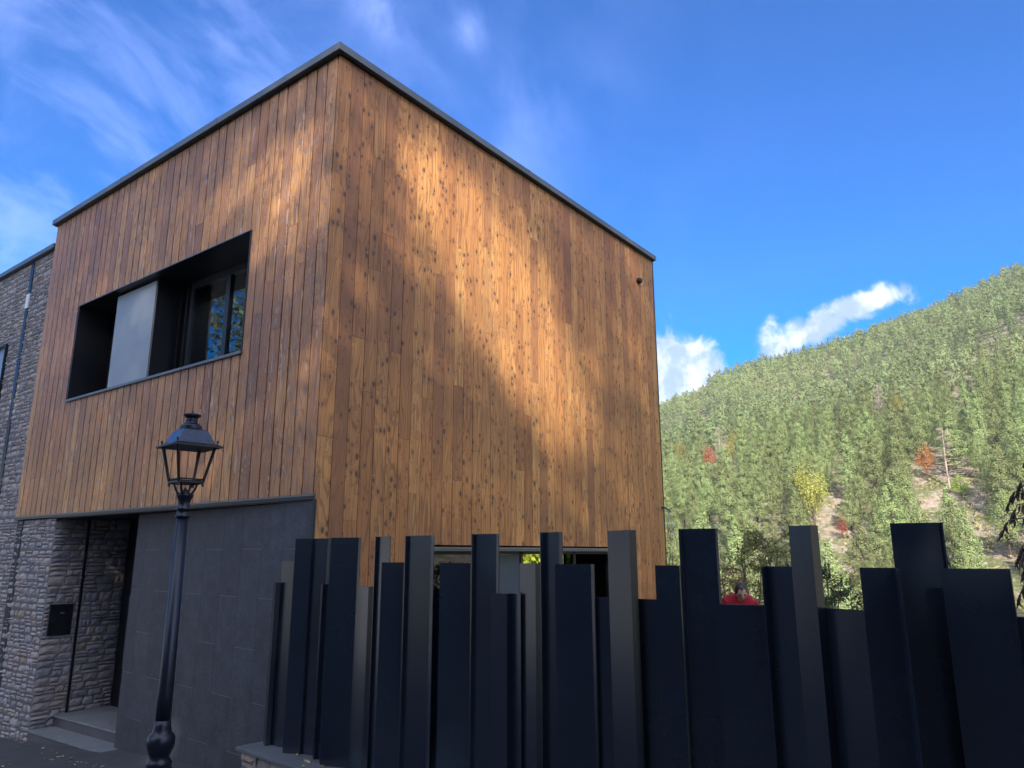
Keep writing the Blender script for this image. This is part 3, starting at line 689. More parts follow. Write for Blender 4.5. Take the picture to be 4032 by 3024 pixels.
def opposite_house():  # unseen house, added and raised on one side to block low sky light
    x0 = -9.5; root = empty('stone_house', (x0, 0, street_z(x0, 0)-.5), 0, 'long dark stone house on the other side of the street behind the viewer', 'house')
    b = MB(); b.box(-9, 0, 4.52, 17, -2, 3.9); b.box(-9, 0, -24, 4.5, -2, 10.5); b.build('wall', mat('old_stone_wall', (.13, .12, .115), .9, noise=(2.5, .4), bump=(8, .6, .04)), root)
    b = MB(); b.add([(-9.5, 4.53, 3.9), (.6, 4.53, 3.9), (.6, 17.5, 3.9), (-9.5, 17.5, 3.9), (-4.5, 4.53, 5.6), (-4.5, 17.5, 5.6)], [(0, 3, 2, 1), (1, 2, 5, 4), (3, 0, 4, 5), (0, 1, 4), (2, 3, 5)]); b.build('roof', mat('slate_roof_dark', (.05, .052, .06), .75, noise=(3, .3)), root)
    for i in range(6):
        for z in (1.8,):
            f = MB(); y = -13+i*5; f.box(-.02, .04, y, y+1.1, z, z+1.4); w_ = f.build('window', M_black, root); g_ = MB(); g_.box(.042, .05, y+.06, y+1.04, z+.06, z+1.34); g_.build('pane', M_glass_dark, w_)
opposite_house()
# ------------------------------------------------------------------ small things on the house
b = MB(); b.box(4.625, 4.915, 11.572, 11.61, -1.095, -.70); b.box(4.61, 4.93, 11.56, 11.61, -.70, -.685)
mb = b.build('mailbox', M_black); rebase(mb, (4.77, 11.6, -1.1)); tag(mb, 'black metal mailbox set into the stone wall beside the entrance', 'mailbox')
b = MB(); b.box(4.745, 4.80, 11.565, 11.5718, -.815, -.792); o = b.build('name_plate', M_coping); rebase(o, (4.77, 11.6, -1.1)); o.location = (0, 0, 0); o.parent = mb
b = MB(); b.tube([(4.655, 11.575, -.9), (4.655, 11.566, -.9)], .008); o = b.build('keyhole', M_coping); rebase(o, (4.77, 11.6, -1.1)); o.location = (0, 0, 0); o.parent = mb
b = MB(); pts = [(5.25, 11.55, -.70), (5.27, 11.545, -.78)] + [(5.33+.055*math.cos(a), 11.54, -.84+.05*math.sin(a)) for a in [R(160+i*24) for i in range(16)]]
b.tube(pts, .004, 6, 0); b.tube([(5.22, 11.55, -.72), (5.215, 11.54, -.83)], .004, 6)
o = b.build('hanging_cable', mat('grey_cable', (.16, .17, .18), .5)); rebase(o, (5.25, 11.58, -.7)); tag(o, 'looped grey cable hanging on the dark doorway stone', 'cable')
b = MB(); c0 = Vector((11.313, CY-.002, 4.751)); b.tube([c0, c0+Vector((0, -.05, 0))], .055, 16); b.tube([c0+Vector((0, -.05, 0)), c0+Vector((0, -.075, -.004))], [.047, .040], 16)
o = b.build('vent_cap', M_black); rebase(o, c0); tag(o, 'small round black vent cap high on the wooden wall near its far edge', 'vent')
M_cbl = mat('cable_sheath', (.03, .03, .035), .5); M_cblw = mat('white_cable_sheath', (.55, .57, .58), .5)
b = MB(); p = Vector((11.84, CY-.01, .77))
b.tube([p, p+Vector((.06, -.03, -.003)), p+Vector((.13, -.05, -.03)), p+Vector((.17, -.06, -.08))], .016, 8, 0)
b.tube([p+Vector((.08, -.04, -.03)), p+Vector((.15, -.06, -.08)), p+Vector((.18, -.05, -.17)), p+Vector((.14, -.04, -.30)), p+Vector((.10, -.02, -.33))], .008, 6, 1)
b.tube([p+Vector((.12, -.04, -.05)), p+Vector((.22, -.06, -.16)), p+Vector((.26, -.06, -.34)), p+Vector((.38, -.05, -.52)), p+Vector((.50, -.04, -.63))], .006, 6, 1)
o = b.build('loose_cable', [M_cbl, M_cblw], smooth=True); rebase(o, p); tag(o, 'loose black and white cables sticking out past the wooden wall edge', 'cable')

# ------------------------------------------------------------------ low wall and metal fence along the street
FO = Vector((4.106, 5.756, 0)); FT = Vector((.0961, .9954, 0)).normalized(); FN = Vector((FT.y, -FT.x, 0))
CAPZ = -1.588
def fp(s_, d): return FO + FT*s_ + FN*d
lw = MB()
wall = empty('garden_wall', fp(0, .1)+Vector((0, 0, -2.2)), label='low split-stone garden wall with dark slate cap under the fence', cat='wall')
b = MB(); q = [fp(.205, -.155), fp(.19, .26), fp(-9, .26), fp(-9, -.155)]; b.prism([(v.x, v.y) for v in q], CAPZ-.028, CAPZ); b = b.build('slate_cap', M_capstone, bevel=.003)
rebase(b, wall.location); b.location = (0, 0, 0); b.parent = wall
b = MB(); P0 = fp(.16, -.115); stones(b, (P0.x, P0.y, 0), tuple(-FT), tuple(-FN), 0, 9, -2.45, CAPZ-.03, 31, hmin=.1, prot=.03)
P1 = fp(.16, .2); stones(b, (P1.x, P1.y, 0), tuple(-FN), tuple(FT), .0, .31, -2.6, CAPZ-.03, 33, prot=.02)
q = [fp(.155, -.11), fp(.155, .22), fp(-9, .22), fp(-9, -.11)]
o = b.build('stone_facing', M_stone2, attr=True); rebase(o, wall.location); o.location = (0, 0, 0); o.parent = wall
b = MB(); b.prism([(v.x, v.y) for v in q], -2.7, CAPZ-.029); o = b.build('wall_core', M_mortar); rebase(o, wall.location); o.location = (0, 0, 0); o.parent = wall

fence = empty('metal_fence', fp(-3, 0)+Vector((0, 0, CAPZ)), label='dark folded sheet-metal fence of upright panels at three heights on the garden wall', cat='fence')
TI = {'T': .1275, 'M': -.064, 'S': -.250}
PXY = {'T': (2121, 1220, 2056, 3600), 'M': (2210, 1111, 2238, 3840), 'S': (2293, 1086, 2428, 3992)}
def azdir(px, tier):
    y0, x0, y1, x1 = PXY[tier]; d = ray(px, y0+(y1-y0)*(px-x0)/(x1-x0)); return Vector((d.x, d.y, 0)).normalized()
def isect(P, v, w):
    """point P + v*a on the ray through the eye along w"""
    den = v.x*w.y - v.y*w.x; a = (-(P.x*w.y - P.y*w.x))/den; return P + v*a
def rotdir(deg):      # 0 = along the fence to the right, positive turns away from the street
    return -FT*math.cos(R(deg)) + FN*math.sin(R(deg))
def fold_panel(tier, path, seed):
    """path: first (px, depth), then (px, angle) for every fold"""
    px, d = path[0]; w = azdir(px, tier); pts = [isect(fp(0, d), FT, w)]; 
    for px, ang in path[1:]:
        pts.append(isect(pts[-1], rotdir(ang), azdir(px, tier)))
    t = .003; L_, R_ = [], []
    n = len(pts)
    for i in range(n):
        a = (pts[i]-pts[i-1]).normalized() if i else (pts[1]-pts[0]).normalized(); c = (pts[i+1]-pts[i]).normalized() if i < n-1 else a
        m_ = (a+c).normalized(); nn = Vector((-m_.y, m_.x, 0)); k = 1/max(.35, nn.dot(Vector((-a.y, a.x, 0))))
        L_.append(pts[i]+nn*t*k); R_.append(pts[i]-nn*t*k)
    b = MB(); z0, z1 = CAPZ+.002, TI[tier]; V = []
    for i in range(n): V += [(L_[i].x, L_[i].y, z0), (R_[i].x, R_[i].y, z0), (L_[i].x, L_[i].y, z1), (R_[i].x, R_[i].y, z1)]
    F = [(1, 0, 2, 3), (4*(n-1), 4*(n-1)+1, 4*(n-1)+3, 4*(n-1)+2)]
    for i in range(n-1):
        a, c = 4*i, 4*i+4; F += [(a, c, c+2, a+2), (c+1, a+1, a+3, c+3), (a+2, c+2, c+3, a+3), (a+1, c+1, c, a)]
    b.add(V, F); o = b.build('panel', M_fence); rebase(o, fence.location); o.location = (0, 0, 0); o.parent = fence
    return pts
BK = 90
PANELS = [
 ('S', [(1079, .06), (1088, -20), (1105, 78)]), ('M', [(1111.5, .07), (1160, 8)]), ('T', [(1165, 0), (1229, 26), (1238, 90), (1293, 14), (1305.5, -26)]),
 ('S', [(1266, .11), (1272.4, -26), (1292, 66)]), ('M', [(1293, .10), (1312, 10)]), ('T', [(1305, 0), (1413.5, 24), (1421, -8)]),
 ('S', [(1411.7, .10), (1452.4, -8), (1471, 80)]), ('T', [(1478.6, .03), (1490, 80), (1538.4, -6)]), ('M', [(1504, .0), (1589, 20), (1598.5, 100)]),
 ('T', [(1596.7, .02), (1608, 88), (1698, 4), (1709.5, -16)]), ('M', [(1673, .12), (1684.8, -18), (1705.5, 72)]), ('S', [(1703, .10), (1738, 10)]),
 ('M', [(1733.5, 0), (1852, 20), (1863, 100)]), ('T', [(1858, .02), (1869.5, 88), (1955.4, 6), (1964.4, -16)]), ('S', [(1934.6, .02), (1996, 4), (2013, 90), (2051, -10)]),
 ('M', [(2048, .08), (2108, -14), (2131, 76)]), ('T', [(2127, .01), (2144, 84), (2198.6, 0), (2213.3, -18)]), ('M', [(2185, 0), (2327.4, 21), (2338.7, -14)]),
 ('S', [(2342, .10), (2405, 6)]), ('T', [(2392.3, .09), (2477, -15), (2502.6, 75)]), ('S', [(2510, .12), (2590, 4)]), ('M', [(2579, .0), (2672, 20), (2690, 105)]),
 ('T', [(2672.5, .05), (2683, 95), (2816, 21), (2822.6, -14)]), ('S', [(2817, 0), (3012.6, 18), (3022, 105)]), ('M', [(2999, .03), (3015, 92), (3125, -6)]),
 ('T', [(3105, .06), (3188.6, -12), (3217, 78)]), ('S', [(3240, .10), (3410, -12)]), ('M', [(3384, 0), (3524, 20), (3540, 108)]), ('T', [(3503, .05), (3705, 24), (3708, 110)]),
 ('M', [(3702, -.01), (3966, 20), (3977, -14)]), ('S', [(4001, .10), (4200, 4)]), ('T', [(4190, 0), (4380, 18), (4400, 105)]), ('M', [(4400, .08), (4600, 5)]), ('S', [(4590, .0), (4900, 12)]),
]
for i, (tier, path) in enumerate(PANELS): fold_panel(tier, path, i)

# ------------------------------------------------------------------ street lamp
def lamp():
    lp_ = on_z(629, 2971, -1.6); d = Vector((lp_.x, lp_.y, 0)).normalized(); base = d*5.95
    g0 = street_z(base.x, base.y)
    root = empty('street_lamp', (base.x, base.y, g0), label='old-fashioned dark blue lantern lamp post in front of the house', cat='street lamp')
    def hgt(py, px):   # height above the lamp's foot of a photo pixel on its axis
        q = ray(px, py); return q.z*5.95/math.hypot(q.x, q.y) - g0
    zc = hgt(1948, 740)   # top of the collar
    zb = hgt(2915, 640)   # under the shaft
    b = MB()
    prof = [(.17, 0), (.17, .05), (.15, .08), (.15, zb-.42), (.150, zb-.40), (.150, zb-.37), (.105, zb-.33), (.092, zb-.27)]
    prof += [(.090, zb-.235), (.094, zb-.20), (.080, zb-.165), (.078, zb-.150), (.085, zb-.138), (.072, zb-.125), (.062, zb-.10), (.074, zb-.075), (.085, zb-.045), (.0905, zb-.01), (.088, zb+.020), (.077, zb+.040), (.062, zb+.050), (.060, zb+.070), (.054, zb+.095), (.051, zb+.13)]
    b.lathe(prof, 32); o = b.build('pedestal', M_lamp, root, smooth=True)
    b = MB(); zt = zc-.16
    b.lathe([(.0505, zb+.12), (.049, zb+.3), (.039, zt)], 24)
    b.lathe([(.042, zt-.01), (.051, zt+.002), (.051, zt+.010), (.041, zt+.018), (.041, zt+.045), (.050, zt+.052), (.050, zt+.062), (.041, zt+.07), (.041, zt+.10), (.047, zt+.125), (.060, zt+.152), (.062, zt+.16), (.046, zt+.162)], 24)
    b.build('post', M_lamp, root, smooth=True)
    # lantern
    zk = zc + .088                     # bottom ring of the lantern
    zr = zc + .345                      # brim
    rb, rt, br = .098, .180, .234      # half diagonals
    TH = R(22) + math.atan2(d.y, d.x)
    def cn(r, z, k): a = TH + R(45) + k*math.pi/2; return Vector((r*math.cos(a), r*math.sin(a), z))
    b = MB(); rd = rb*1.25; ru = rt*1.06
    for k in range(4):
        a0, a1 = cn(rd, zk, k), cn(ru, zr, k); b.tube([a0, a1], [.011, .013], 6)
        b.tube([cn(rd, zk, k), cn(rd, zk, k+1)], .012, 6); b.tube([cn(rd*.96, zk+.022, k), cn(rd*.96, zk+.022, k+1)], .006, 6)
        b.tube([a0+Vector((0, 0, 0)), a0*1.0+Vector((0, 0, -.03))], [.006, .011], 6)
    b.build('lantern_frame', M_black, root)
    b = MB()
    for k in range(4):
        p0, p3 = cn(.02, zc+.0, k), cn(rd*.93, zk-.005, k)
        pts = [p0, cn(rd*.42, zc+.008, k), cn(rd*.58, zc+.04, k), cn(rd*.68, zc+.075, k), cn(rd*.84, zc+.10, k), p3]; b.tube(pts, .0085, 6)
    b.lathe([(.03, zc-.005), (.034, zc+.01), (.018, zc+.03), (.008, zc+.045), (.01, zc+.05)], 12)
    b.build('scroll_bracket', M_black, root, smooth=True)
    b = MB(); V = []
    for (r, z) in ((br*1.25, zr-.004), (br*1.25, zr+.006), (br*1.0, zr+.024), (br*.98, zr-.002)):
        V += [cn(r*.86, z, k) for k in range(4)]
    F = []
    for L0 in range(3):
        for k in range(4): k2 = (k+1) % 4; F.append((4*L0+k, 4*L0+k2, 4*L0+4+k2, 4*L0+4+k))
    for k in range(4): k2 = (k+1) % 4; F.append((12+k, 12+k2, k2, k))
    F.append((12, 13, 14, 15)); b.add(V, F)
    for k in range(4): c = cn(br*.88, zr+.01, k); b.tube([c, c+Vector((0, 0, .022)), c+Vector((0, 0, .03)), c+Vector((0, 0, .044))], [.004, .005, .010, .003], 8)
    b.build('brim', M_black, root)
    b = MB(); r0, r1, r2 = br*.84, br*.56, br*.50; V = [cn(r0, zr+.02, k) for k in range(4)] + [cn(r1, zr+.122, k) for k in range(4)] + [cn(r2, zr+.132, k) for k in range(4)]
    b.add(V, [(k, (k+1) % 4, 4+(k+1) % 4, 4+k) for k in range(4)] + [(4+k, 4+(k+1) % 4, 8+(k+1) % 4, 8+k) for k in range(4)] + [(8, 9, 10, 11), (3, 2, 1, 0)])
    b.build('lantern_roof', M_lampcap, root, bevel=.004)
    b = MB(); z = zr+.128
    b.lathe([(0.0779, z+0.0000), (0.0804, z+0.0133), (0.0754, z+0.0266), (0.0771, z+0.0311), (0.0590, z+0.0444), (0.0459, z+0.0577), (0.0410, z+0.0703), (0.0443, z+0.0740), (0.0426, z+0.0799), (0.0394, z+0.0844), (0.0443, z+0.0947), (0.0640, z+0.1110), (0.0648, z+0.1169), (0.0410, z+0.1273), (0.0098, z+0.1332), (0.0049, z+0.1362), (0.0074, z+0.1406), (0.0057, z+0.1465), (0.0008, z+0.1495)], 28)
    b.build('chimney_cap', M_lamp, root, smooth=True)
    return root
lamp()

# ------------------------------------------------------------------ foliage helpers
def quads_mesh(name, C, N_, size, aspect, mat_, parent=None, smooth=False, rnd=None, jitter=.3, seed=0):
    """leaf faces: centres C (n,3), normals N_, sizes; one mesh"""
    g = np.random.default_rng(seed); n = len(C); C = np.asarray(C, float); N_ = np.asarray(N_, float)
    N_ = N_/np.linalg.norm(N_, axis=1, keepdims=True)
    a = g.normal(size=(n, 3)); U = np.cross(N_, a); U /= np.linalg.norm(U, axis=1, keepdims=True); W = np.cross(N_, U)
    sz = (np.asarray(size)*np.ones(n))[:, None]; asp = aspect
    P = np.stack([C - U*sz, C - W*sz*asp*g.uniform(.7, 1.1, (n, 1)), C + U*sz*g.uniform(.8, 1.2, (n, 1)), C + W*sz*asp*g.uniform(.7, 1.1, (n, 1))], axis=1)
    P += (N_*sz)[:, None, :]*g.uniform(-jitter, jitter, (n, 4, 1))
    me = bpy.data.meshes.new(name); me.vertices.add(4*n); me.loops.add(4*n); me.polygons.add(n)
    me.vertices.foreach_set('co', P.reshape(-1)); me.loops.foreach_set('vertex_index', np.arange(4*n, dtype=np.int32))
    me.polygons.foreach_set('loop_start', np.arange(0, 4*n, 4, dtype=np.int32)); me.polygons.foreach_set('loop_total', np.full(n, 4, dtype=np.int32))
    if rnd is not None:
        at = me.attributes.new('rnd', 'FLOAT_COLOR', 'FACE'); c = np.ones((n, 4), np.float32); c[:, :rnd.shape[1]] = rnd; at.data.foreach_set('color', c.ravel())
    me.update(); me.materials.append(mat_)
    if name.startswith('_'): return me
    o = bpy.data.objects.new(name, me); COL.objects.link(o)
    if parent: o.parent = parent
    return o
def pine_clumps(g, H, Rm, tiers, boughs, nq, pointy, lsz):
    """leaf centres and normals of one pine crown: uneven whorls of flat, upturned boughs with dark gaps between"""
    C, Nn, S = [], [], []
    lob = g.uniform(.7, 1.25, 7); bare = g.uniform(.10, .26)
    for i in range(tiers):
        t = (i+g.uniform(-.25, .25))/(tiers-1); t = min(1, max(0, t)); z = H*(bare + (1-bare)*t**.85)
        prof = (1-t)**(.9 if pointy else .55)*(1.0 if t > .18 else .6+2.2*t)
        n = max(3, int(boughs*(.45+.75*prof))); a0 = g.uniform(0, 6.28)
        for j in range(n):
            a = a0 + 2*math.pi*j/n + g.uniform(-.25, .25); k = lob[int((a % (2*math.pi))/(2*math.pi)*7) % 7]*g.uniform(.75, 1.12)
            r = max(.18, Rm*prof*k); m = max(4, int(nq*(.5+.6*prof)))
            f = g.uniform(.25, 1.0, m)**.7; wid = .18*Rm*(.35+f*.65)*(.45+.55*prof)
            rad = r*f; lat = g.normal(size=m)*wid*.62; ca, sa = math.cos(a), math.sin(a)
            zz = z + r*f*f*.30 - r*f*.14 + g.uniform(-.35, .35) + g.normal(size=m)*.10*Rm*(.6+.4*prof)
            C.append(np.stack([rad*ca-lat*sa, rad*sa+lat*ca, zz], 1))
            out = np.array([ca*.75, sa*.75, .75]); Nn.append(out + g.normal(size=(m, 3))*.26); S.append(g.uniform(.6, 1.3, m)*lsz)
    return np.concatenate(C), np.concatenate(Nn), np.concatenate(S)

M_pine = leaf_material('pine_needles', (.212, .268, .104), .18, .18)
M_forest = leaf_material('forest_needles', (.205, .262, .112), .18, .18, attr=True)
M_yel = leaf_material('yellow_birch_leaves', (.36, .36, .085), .2, .3)
M_org = leaf_material('orange_leaves', (.42, .17, .07), .25, .3)
M_lime = leaf_material('lime_leaves', (.24, .40, .05), .25, .35)
M_dead = mat('bare_twigs', (.32, .25, .21), .9)
def hill_xy(r, w): return r*math.cos(R(w)), r*math.sin(R(w)), terrain_z(r, w)
protos = []
for k in range(10):
    g = np.random.default_rng(100+k); H = g.uniform(7.8, 10.5); Rm = g.uniform(2.5, 3.3)
    C, Nn, S = pine_clumps(g, H, Rm, 12, 10, 84, k % 3 != 0, .100)
    cm = quads_mesh('_pine_crown', C, Nn, S, .55, M_pine, seed=k)
    b = MB(); b.tube([(0, 0, -.6), (.05, .03, H*.45), (0, 0, H*.93)], [.2, .14, .04], 6); 
    me = bpy.data.meshes.new('_pine_trunk'); me.from_pydata(b.v, [], b.f); me.materials.append(M_trunk); protos.append((cm, me, H))
def put_tree(kind, cm, tm, x, y, z, rz, sc, label, group, cat='tree', parts=('crown', 'trunk')):
    root = empty(kind, (x, y, z), rz, label, cat, group); root.scale = (sc[0], sc[0], sc[1])
    if cm: o = bpy.data.objects.new(parts[0], cm); COL.objects.link(o); o.parent = root
    if tm: o = bpy.data.objects.new(parts[1], tm); COL.objects.link(o); o.parent = root
    return root
# special trees on the slope: (photo px, py of the foot, kind, height)
def foot_at(px, py):
    """where the sight line of a photo pixel meets the mountainside"""
    d = ray(px, py); w = math.degrees(math.atan2(d.y, d.x)); h = math.hypot(d.x, d.y); best = None
    r = 100.0
    while r < RD-8:
        if d.z/h*r <= terrain_z(r, w): return r, w
        r += 1.0
    return RD-8, w
spec = [(3210, 2085, 'y', 1.45), (3050, 2200, 'p', .6), (2890, 1850, 'y', .8), (2680, 1850, 'y', .65), (2795, 1870, 'o', .75), (2840, 1830, 'd', .8), (3545, 1700, 'y', .75),
        (3740, 1925, 'd', 1.15), (3655, 1900, 'o2', .9), (3790, 1960, 'l', .6), (3340, 1790, 'y', .5), (3470, 1650, 'd', .7), (3320, 2130, 'o2', .6), (3800, 1640, 'd', .5)]
taken = []; spec_at = []
def broad_mesh(seed, mat_, n, Hh, Rr, sz):
    g = np.random.default_rng(seed); cen = g.normal(size=(26, 3)); cen /= np.linalg.norm(cen, axis=1, keepdims=True); cen *= g.uniform(.5, 1, (26, 1))
    cen = cen*np.array([Rr, Rr, Hh*.42]) + np.array([0, 0, Hh*.58]); pick = g.integers(0, 26, n)
    C = cen[pick] + g.normal(size=(n, 3))*np.array([Rr*.2, Rr*.2, Hh*.08]); Nn = (C-np.array([0, 0, Hh*.5])) + g.normal(size=(n, 3))*1.2 + np.array([0, 0, 1.0])
    return quads_mesh('_crown', C, Nn, g.uniform(.6, 1.3, n)*sz, .6, mat_, seed=seed)
yel = [broad_mesh(s_, M_yel, 4200, 8.5, 1.9, .10) for s_ in (1, 2)]; org = broad_mesh(3, M_org, 2400, 7, 1.7, .11); lim = broad_mesh(4, M_lime, 2400, 6, 2.0, .11)
b = MB(); b.tube([(0, 0, -.5), (.1, 0, 3), (0, .1, 6.5)], [.16, .11, .04], 6); tm_b = bpy.data.meshes.new('_trunk'); tm_b.from_pydata(b.v, [], b.f); tm_b.materials.append(M_trunk)
b = MB(); b.tube([(0, 0, -.5), (.1, 0, 4), (0, .1, 8.5)], [.15, .10, .03], 6); rr = random.Random(4)
for i in range(60):
    z = 1.5+i*.115; a = rr.uniform(0, 6.28); l = (9-z)*.36*rr.uniform(.6, 1.1)
    p0 = Vector((0, 0, z)); p1 = p0+Vector((math.cos(a)*l, math.sin(a)*l, l*.12)); b.tube([p0, (p0+p1)/2+Vector((0, 0, .1)), p1], [.035, .025, .012], 4)
    for q in range(4):
        f = rr.uniform(.3, 1); a2 = a+rr.uniform(-.9, .9); p = p0.lerp(p1, f); b.tube([p, p+Vector((math.cos(a2)*.6, math.sin(a2)*.6, rr.uniform(-.1, .25)))], [.018, .008], 3)
dead_m = bpy.data.meshes.new('_dead'); dead_m.from_pydata(b.v, [], b.f); dead_m.materials.append(M_dead)
SPL = {'y': ['tall yellow-green birch at the foot of the mountain slope', 'small yellow tree low on the slope beside an orange one', 'narrow yellow tree closest to the house wall on the slope',
             'yellow-green bush-like tree in the middle of the pine slope', 'small yellowish tree among dark pines'],
       'o': ['small orange autumn tree among the green pines'], 'o2': ['rust-brown half-dead tree high above the fence', 'rust-brown tree low behind the fence gap'],
       'd': ['bare pinkish tree beside the small orange one', 'large bare grey tree on the right of the slope', 'thin bare tree beside the yellow-green one', 'bare thin tree high among pines at right'],
       'l': ['bright green small tree at the foot of the bare one'], 'p': ['short pine at the valley foot beyond the garden']}
cnt = {}
for (px, py, k, sc) in spec:
    r, w = foot_at(px, py); x, y, z = hill_xy(r, w); taken.append((x, y)); spec_at.append((r, w)); i = cnt.get(k, 0); cnt[k] = i+1; sc = sc*r/130.0*.95
    lab = SPL[k][i % len(SPL[k])]
    if k == 'y': put_tree('yellow_tree', yel[i % 2], tm_b, x, y, z, i, (sc, sc), lab, 'autumn trees on the mountainside')
    elif k == 'o': put_tree('orange_tree', org, tm_b, x, y, z, 1, (sc, sc), lab, 'autumn trees on the mountainside')
    elif k == 'o2': put_tree('rust_brown_tree', org, tm_b, x, y, z, 2, (sc*.8, sc), lab, 'autumn trees on the mountainside')
    elif k == 'l': put_tree('green_tree', lim, tm_b, x, y, z, 2, (sc, sc), lab, None)
    elif k == 'd': put_tree('bare_tree', None, dead_m, x, y, z, 2, (sc, sc), lab, 'bare trees on the mountainside', parts=('crown', 'trunk'))
    else: put_tree('pine_tree', protos[0][0], protos[0][1], x, y, z, 2, (sc, sc), lab, None)
def rock_knob():
    r, w = foot_at(2785, 1530); x, y, z = hill_xy(r, w); g = random.Random(9); root = empty('rock_outcrop', (x, y, z-1), 0, 'small pale rocky knob at the left end of the ridge', 'rock'); b = MB()
    for i in range(5):
        bm = bmesh.new(); bmesh.ops.create_icosphere(bm, subdivisions=3, radius=1); sx, sy, sz = g.uniform(2, 3.6), g.uniform(2, 3.6), g.uniform(2.5, 5.2); o_ = Vector((g.uniform(-4, 4), g.uniform(-4, 4), 1.5))
        for v in bm.verts: n = mnoise.noise(v.co*1.7+Vector((i*7, 0, 0)))*.5+mnoise.noise(v.co*4)*.2; v.co = Vector((v.co.x*sx, v.co.y*sy, v.co.z*sz))*(1+n) + o_
        b.add([v.co.copy() for v in bm.verts], [tuple(v.index for v in f.verts) for f in bm.faces]); bm.free()
    b.build('rock', mat('pale_rock', (.34, .30, .27), .9, noise=(.6, .35), bump=(1.5, .8, .4)), root)
rock_knob()
# pines: poisson-like scatter over the slope
def scree(x, y, r, w):
    d = ray(0, 0)
    q = mnoise.noise(Vector((x*.03, y*.03, 9)))
    if w < 9 and r < 185 - (w+4)*4 and q > -.25: return True
    if mnoise.noise(Vector((x*.022, y*.022, 3.3))) > .52: return True
    return False
cells = {}; pts = []
def ok(x, y, dmin):
    cx_, cy_ = int(x//6), int(y//6)
    for i in (-1, 0, 1):
        for j in (-1, 0, 1):
            for (a, c) in cells.get((cx_+i, cy_+j), ()):
                if (a-x)**2+(c-y)**2 < dmin*dmin: return False
    return True
for (x, y) in taken: cells.setdefault((int(x//6), int(y//6)), []).append((x, y))
rr = random.Random(77)
for _ in range(46000):
    w = rr.uniform(-13, 52); r = math.sqrt(rr.uniform(100**2, (RD+14)**2)); x, y = r*math.cos(R(w)), r*math.sin(R(w))
    if scree(x, y, r, w) and rr.random() < .88: continue
    if any(abs(w-ws) < 1.0*130/rs and rs-26 < r < rs+2 for rs, ws in spec_at): continue      # small clearings below the autumn trees
    if ok(x, y, 4.2 if r < 200 else 4.7): cells.setdefault((int(x//6), int(y//6)), []).append((x, y)); pts.append((r, w, x, y))
pts.sort()
vis = [p for p in pts if -2 < p[1] < 27.5]
near = vis[:280]; nearset = set(near); far = [p for p in pts if p not in nearset]
for i, (r, w, x, y) in enumerate(near):
    cm, tm, H = protos[rr.randrange(10)]; s_ = rr.uniform(.80, 1.25)
    put_tree('pine_tree', cm, tm, x, y, terrain_z(r, w)-.2, rr.uniform(0, 6.28), (s_*rr.uniform(.9, 1.15), s_), 'green pine among the many pines on the lower mountainside', 'pines on the lower mountainside')
def build_forest(far):
    CC, NN, SS, RN = [], [], [], []
    g = np.random.default_rng(5); lib = []
    for k in range(12):
        H = g.uniform(6.0, 8.2); Rm = g.uniform(2.8, 3.8); lib.append(pine_clumps(np.random.default_rng(500+k), H, Rm, 8, 8, 27, k % 3 == 0, .205))
    for (r, w, x, y) in far:
        C, Nn, S = lib[g.integers(12)]; s_ = g.uniform(.85, 1.25); a = g.uniform(0, 6.28); ca, sa = math.cos(a), math.sin(a)
        M2 = np.array([[ca, -sa, 0], [sa, ca, 0], [0, 0, 1]])
        CC.append((C*s_)@M2.T + np.array([x, y, terrain_z(r, w)-.3])); NN.append(Nn@M2.T); SS.append(S*s_)
        c = np.ones((len(C), 3)); pn = mnoise.noise(Vector((x*.016, y*.016, 7))); c[:, 0] = min(1, max(0, g.uniform(0, 1)*.7+.15+pn*.5)); c[:, 1] = min(1, max(0, g.uniform()*.6+.2-pn*.5)); RN.append(c)
    o = quads_mesh('forest', np.concatenate(CC), np.concatenate(NN), np.concatenate(SS), .55, M_forest, rnd=np.concatenate(RN), seed=9)
    tag(o, 'dense pine forest covering the upper mountainside', 'forest', kind='stuff')
build_forest(far)
def build_scrub():
    g = np.random.default_rng(8); C = []; Nn = []; S = []; RN = []
    for _ in range(900):
        w = g.uniform(-4, 14); r = g.uniform(100, 240); x, y = r*math.cos(R(w)), r*math.sin(R(w))
        n = 14; c = np.array([x, y, terrain_z(r, w)+.3]); sp = g.uniform(.3, .9); C.append(c+g.normal(size=(n, 3))*np.array([sp, sp, sp*.5])); Nn.append(g.normal(size=(n, 3))+np.array([0, 0, 1.2])); S.append(g.uniform(.14, .34, n))
        q = np.ones((n, 3)); q[:, 0] = g.uniform(.3, 1.0); q[:, 1] = g.uniform(0, .3); RN.append(q)
    o = quads_mesh('scrub', np.concatenate(C), np.concatenate(Nn), np.concatenate(S), .6, leaf_material('scrub_leaves', (.27, .27, .075), .4, .25, attr=True), rnd=np.concatenate(RN), seed=3)
    tag(o, 'low olive scrub on the stony foot of the mountain', 'scrub', kind='stuff')
build_scrub()

